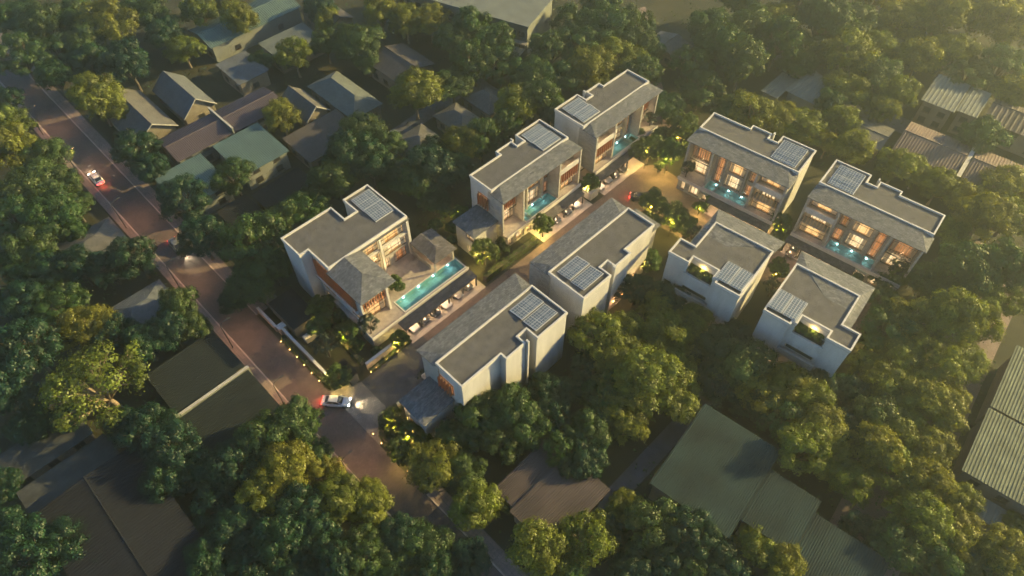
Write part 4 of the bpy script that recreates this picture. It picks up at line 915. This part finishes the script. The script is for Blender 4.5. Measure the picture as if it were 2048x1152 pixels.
hedge('low hedge along the entrance drive below the feature wall', [(25.2, 58.55), (34, 58.6)], .7, .6)
hedge('tall hedge between lane and middle left villa', [(52.0, 59.0), (65.6, 59.0)], 1.0, 1.5)
hedge('hedge bounding the garden left of the corner villa deck', [(25.2, 60.6), (25.4, 71.5)], .8, 1.0)

# ------------------------------------------------------------------ boundary walls and gate house
WALLB = M('boundary_wall_render', (.34, .26, .2), .8, .15, .8)
def wall_thing(label, a0, a1, b0, b1, h, mat=WALLB, th=45, name='boundary_wall'):
    r_ = empty(name, (*K((a0+a1)/2, (b0+b1)/2, th), 0), R(th)); tag(r_, label, 'wall')
    x, y = (a1-a0)/2, (b1-b0)/2
    MB().box(-x, x, -y, y, 0, h).build('wall_body', mat, r_); MB().box(-x-.06, x+.06, -y-.06, y+.06, h+.001, h+.1).build('coping', COPING, r_); return r_
wall_thing('tan boundary wall along the road behind the clipped hedge', 19.3, 19.65, 61.6, 75.0, 1.7)
wall_thing('upper end of the roadside wall beside the dark garage roof', 18.7, 19.05, 76.4, 82, 1.6)
wall_thing('short return wall joining the two roadside walls', 18.9, 20.2, 75.1, 76.2, 1.8)
wall_thing('long pale feature wall at the entrance drive', 25.2, 31.2, 59.05, 59.45, 1.8, M('feature_stone', (.4, .33, .26), .8, .25, 1.5))
wall_thing('low stone wall right of the entrance drive', 24.4, 31.6, 50.2, 50.55, .8)
wall_thing('low pale box wall between the two upper left carports', 81.2, 83.6, 58.9, 61.2, 1.8, WALL)
OH('small dark roofed guard house at the entrance', 45, 21.3, 23.1, 58.4, 62.2, 2.6, .1, RDARK, 'a', 'shed', over=.15, wins=False, name='guard_house', cat='guard house', group=None)
OH('dark flat garage roof by the road left of the corner villa', 45, 20.4, 25.2, 72.6, 80.4, 2.9, .1, RDARK, 'a', 'shed', over=.15, wins=False, name='garage', cat='garage', group=None)
OH('small pale plant room between garage and corner villa', 45, 20.6, 22.6, 81, 83.2, 1.9, .1, RPALE, 'a', 'shed', over=.1, wins=False, name='plant_room', cat='shed', group=None)
wall_thing('pale low wall by the dark tree inside the gate', 21.0, 23.6, 70.6, 71.6, 1.2, WALL)

# ------------------------------------------------------------------ ground lights along hedges and the gate lamp
for x, y in ((563, 685), (580.4, 701), (594.7, 716), (609.3, 732), (624, 748), (639.3, 763.5), (747, 869.5), (763.5, 888), (781.8, 906.5), (799.3, 925), (815.8, 944),
             (743, 746), (753.6, 737), (774.7, 720.6), (795.5, 705), (811, 688.5)):
    X, Y = un(x, y, .1)
    o = MB().tube([(0, 0, 0), (0, 0, .35)], [.07, .07], 8).build('bollard_light', SPOTM, None, (X, Y, 0)); o['category'] = 'lamp'; o['group'] = 'bollard lights along the hedges'
    MB().tube([(0, 0, .351), (0, 0, .46)], [.08, .08], 8).build('lens', BULB, o); light(o, (0, 0, .6), 10, (1, .6, .2), .08)
    later(o, x, y, 'small glowing bollard light')
X, Y = un(655, 751, 2.2)
o = empty('gate_lamp', (X, Y, 0)); tag(o, 'bright star-like lamp on the gate post at the entrance', 'lamp')
MB().box(-.2, .2, -.2, .2, 0, 2.1).build('post', WALLB, o); MB().tube([(0, 0, 2.1), (0, 0, 2.2), (0, 0, 2.45), (0, 0, 2.55)], [.08, .2, .2, .08], 10).build('globe', emis('gate_bulb', (1, .78, .36), 120, 0, 1), o)
light(o, (0, 0, 2.8), 70, (1, .72, .32), .15)
# street lamps shaded by the road trees
for k, b in enumerate((176, 157, 138, 118, 97, 79, 63.5, 46)):
    X, Y = K(11.6, b)
    o = empty('street_lamp', (X, Y, .11), R(45)); o['category'] = 'street lamp'; o['group'] = 'street lamps along the road'
    MB().tube([(0, 0, 0), (0, 0, 3), (0, 0, 6.4), (.5, 0, 6.9), (1.5, 0, 7.0)], [.09, .08, .06, .05, .045], 8).build('pole', SPOTM, o)
    MB().box(1.3, 1.95, -.13, .13, 6.93, 7.07).build('lamp_head', SPOTM, o); MB().box(1.38, 1.9, -.09, .09, 6.9, 6.928).build('lens', emis('sodium_lens', (1, .5, .18), 15, 0, 1), o)
    light(o, (1.65, 0, 6.85), 780, (1, .5, .2), .2, 'SPOT', (0, 0, 0), R(120))
    px = pxof(X, Y, 6); later(o, px[0], px[1], 'slim street lamp')

# ------------------------------------------------------------------ cars
def car_paint(name, col):
    m = M(name, col, .28, .03, 2, spec=.6); b = m.node_tree.nodes['Principled BSDF']; b.inputs['Coat Weight'].default_value = .6; return m
CWHITE = car_paint('car_white', (.72, .70, .67)); CDARK = car_paint('car_dark', (.03, .032, .036)); CBROWN = car_paint('car_brown', (.1, .07, .05)); CGREY = car_paint('car_grey', (.16, .16, .16))
TYRE = M('tyre', (.02, .02, .02), .85, .2, 4); CGL = M('car_glass', (.015, .017, .02), .08, .1, 2, spec=.8)
HEADL = emis('headlight', (1, .93, .75), 30, 0, 1); TAILL = emis('tail_light', (1, .05, .03), 9, 0, 1); HEADO = M('headlight_off', (.5, .5, .5), .15, .05, 3); TAILO = M('tail_light_off', (.25, .02, .02), .2, .1, 3)
def loft(secs):
    """secs: list of (x, [(y,z)...]) half sections mirrored"""
    m = MB(); n = None; vs = []; fs = []
    for x, pr in secs:
        ring = [(x, y, z) for y, z in pr]+[(x, -y, z) for y, z in pr[::-1]]
        n = len(ring); vs += ring
    for i in range(len(secs)-1):
        for k in range(n): fs.append((i*n+k, (i+1)*n+k, (i+1)*n+(k+1) % n, i*n+(k+1) % n))
    fs += [tuple(range(n)), tuple(range((len(secs)-1)*n, len(secs)*n))[::-1]]
    return m.add(vs, fs)
def bsec(w_, zb, zs, zt, cr): return [(w_*.55, zb), (w_*.93, zb+.05), (w_, zb+.22), (w_, zs), (w_*.94, zs+.1), (w_*cr, zt), (w_*.4, zt+.03)]
BODY = loft([(-2.28, bsec(.66, .38, .62, .72, .7)), (-2.18, bsec(.8, .24, .72, .92, .8)), (-1.7, bsec(.88, .19, .78, .98, .82)), (-1.1, bsec(.91, .18, .8, .98, .84)), (0, bsec(.92, .18, .8, .96, .84)),
             (.8, bsec(.91, .18, .78, .95, .82)), (1.4, bsec(.89, .19, .72, .88, .78)), (1.95, bsec(.84, .22, .64, .76, .76)), (2.25, bsec(.7, .28, .55, .62, .7)), (2.33, bsec(.55, .36, .5, .55, .7))])
def csec(w_, zb, zt, tw): return [(w_, zb), (w_*.97, zb+.1), (tw+.03, zt-.06), (tw-.06, zt)]
CAB = loft([(-1.75, csec(.7, .93, .98, .6)), (-1.05, csec(.78, .93, 1.36, .58)), (-.3, csec(.8, .93, 1.44, .6)), (.25, csec(.8, .93, 1.42, .6)), (1.15, csec(.74, .9, .96, .62))])
ROOF = loft([(-1.1, [(.56, 1.36), (.5, 1.385)]), (-.7, [(.6, 1.405), (.52, 1.435)]), (-.2, [(.61, 1.435), (.54, 1.465)]), (.3, [(.6, 1.42), (.52, 1.448)]), (.42, [(.57, 1.37), (.5, 1.39)])])
PILL = []
for s_ in (-1, 1):
    PILL += [MB().tube([(-1.7, s_*.69, .97), (-1.08, s_*.585, 1.37)], [.05, .045], 5), MB().tube([(.38, s_*.585, 1.385), (1.12, s_*.72, .96)], [.04, .045], 5), MB().tube([(-.35, s_*.8, .97), (-.35, s_*.625, 1.42)], [.035, .03], 5)]
WHEEL = MB().tube([(0, -.1, 0), (0, -.1, 0), (0, .1, 0), (0, .1, 0)], [.2, .32, .32, .2], 18); RIM = MB().tube([(0, -.112, 0), (0, .112, 0)], [.19, .19], 10)
ME = {c.name: None for c in ()}
CM = {'cab': CAB.mesh('windows', CGL, True), 'wheel': WHEEL.mesh('wheel', TYRE), 'rim': RIM.mesh('rim', ALU)}
BM = {}
def car(label, X, Y, heading, paint, on=False, group=None, z=.03, glow=1.0):
    key = paint.name
    if key not in BM: BM[key] = (BODY.mesh('body', paint, True), ROOF.mesh('roof_panel', paint, True), [p.mesh('pillar', paint, True) for p in PILL])
    root = empty('car', (X, Y, z), R(heading)); tag(root, label, 'car', group)
    bo = link('body', BM[key][0], root); link('roof_panel', BM[key][1], root); [link('pillar', pm, root) for pm in BM[key][2]]; link('windows', CM['cab'], root)
    for x in (-1.38, 1.4):
        for y in (-.82, .82): wh = link('wheel', CM['wheel'], root, (x, y, .32)); link('rim', CM['rim'], wh)
    for y in (-.58, .58):
        MB().box(2.08, 2.27, y-.17, y+.17, .56, .67).build('headlight', HEADL if on else HEADO, root)
        MB().box(-2.27, -2.12, y-.2, y+.2, .66, .78).build('tail_light', TAILL if on else TAILO, root)
        MB().box(.62, .8, y*1.66-.08, y*1.66+.08, .93, 1.05).build('mirror', paint, root)
        if on:
            light(root, (2.42, 0, .66), 480*glow, (1, .84, .52), .06, 'SPOT', (0, R(-74), 0), R(75), 'headlight_beam') if y < 0 else None
            light(root, (-2.5, 0, .6), 40*glow, (1, .05, .03), .08, name='tail_glow') if y < 0 else None
    if on: pass
    return root
def gcar(label, px, py, heading, paint, on=False, **kw): X, Y = un(px, py, .7); return car(label, X, Y, heading, paint, on, **kw)
gcar('white car driving away up the road, red tail lights on', 192, 356, 135, CWHITE, True, group='cars being driven')
gcar('dark car half under a tree coming down the road with headlights on', 354, 491, -45, CGREY, True, group='cars being driven')
gcar('white car turning into the entrance with headlights on', 672, 802, -4, CWHITE, True, group='cars being driven', glow=1.5)
gcar('dark car with red tail light between lane trees near the courtyard', 1282, 394, -12, CDARK, True, group='cars being driven', glow=.7)
PK = 'cars parked in the carports'
side = [('white', CWHITE), ('black', CDARK), ('black', CDARK), ('white', CWHITE), ('dark grey', CGREY), ('black', CDARK)]
nth = ['first', 'second', 'third', 'fourth', 'fifth', 'sixth']
for k, (px, py) in enumerate(((826, 652), (847, 637), (869, 622), (891, 606), (914, 587), (934, 571))):
    X, Y = un(px, py, .7); dx, dy = K(0, 1); car(f'{side[k][0]} car nosing out of the corner villa carport, {nth[k]} from the road', X+dx*1.25, Y+dy*1.25, -45, side[k][1], group=PK)
for (px, py, mt, cn, lb) in ((1111, 437, CDARK, 'dark', 'leftmost car in the middle left villa carport'), (1133, 420, CDARK, 'black', 'middle car in the middle left villa carport'), (1150, 407, CWHITE, 'white', 'rightmost car in the middle left villa carport'),
      (1198, 371, CWHITE, 'white', 'leftmost car in the farthest left villa carport'), (1214, 358, CGREY, 'grey', 'second car from left in the farthest left villa carport'), (1229, 347, CDARK, 'black', 'third car from left in the farthest left villa carport'), (1244, 336, CDARK, 'black', 'rightmost car in the farthest left villa carport')):
    X, Y = un(px, py, .7); dx, dy = K(0, 1); car(f'{cn} {lb}', X+dx*1.25, Y+dy*1.25, -45, mt, group=PK)
X, Y = un(1587, 501, .7); dx, dy = K(0, 1, -38.6); car('brown car in the carport of the rightmost villa', X+dx*.6, Y+dy*.6, -38.6-90, CBROWN, group=PK)
finish_labels()

# ------------------------------------------------------------------ undergrowth
n = 60000
Xs = rng.uniform(-170, 175, n); Ys = rng.uniform(15, 215, n)
A = (Xs+Ys)/math.sqrt(2); B = (Ys-Xs)/math.sqrt(2); c_, s_ = math.cos(R(-38.6)), math.sin(R(-38.6)); A2 = Xs*c_+Ys*s_; B2 = -Xs*s_+Ys*c_
ok = ~((A > 10.5) & (A < 20.8)) & ~((A > 18) & (A < 107) & (B > 36) & (B < 74)) & ~((A2 > -48) & (A2 < 8) & (B2 > 72) & (B2 < 114))
pat = (np.sin(Xs*.31+np.sin(Ys*.17)*2)+np.sin(Ys*.27+np.sin(Xs*.21)*2)) > -.1
ok &= pat; Xs, Ys = Xs[ok], Ys[ok]; n = len(Xs)
Cc = np.stack([Xs, Ys, rng.uniform(.05, .8, n)**1.5], 1); Nn = rng.normal(size=(n, 3))*.6+np.array([0, 0, 1.])
u = link('undergrowth', leaves_mesh('undergrowth', Cc, Nn, rng.uniform(.12, .32, n), rng.random(n), LEAF['m'])); u['kind'] = 'stuff'; u['label'] = 'low green undergrowth and weeds under the trees'; u['category'] = 'undergrowth'

# ------------------------------------------------------------------ haze
hz = MB().box(-242, 242, -82, 332, -1, 104).build('haze', None); hz['kind'] = 'stuff'; hz['label'] = 'thin golden evening haze over the whole site'; hz['category'] = 'haze'
hm = bpy.data.materials.new('haze'); hm.use_nodes = True; n_ = hm.node_tree; n_.nodes.remove(n_.nodes['Principled BSDF'])
pv_ = n_.nodes.new('ShaderNodeVolumePrincipled'); pv_.inputs['Color'].default_value = (.82, .94, .88, 1); pv_.inputs['Density'].default_value = .0015; pv_.inputs['Anisotropy'].default_value = .83
n_.links.new(pv_.outputs[0], n_.nodes['Material Output'].inputs['Volume']); hz.data.materials.append(hm); hm.cycles.homogeneous_volume = True
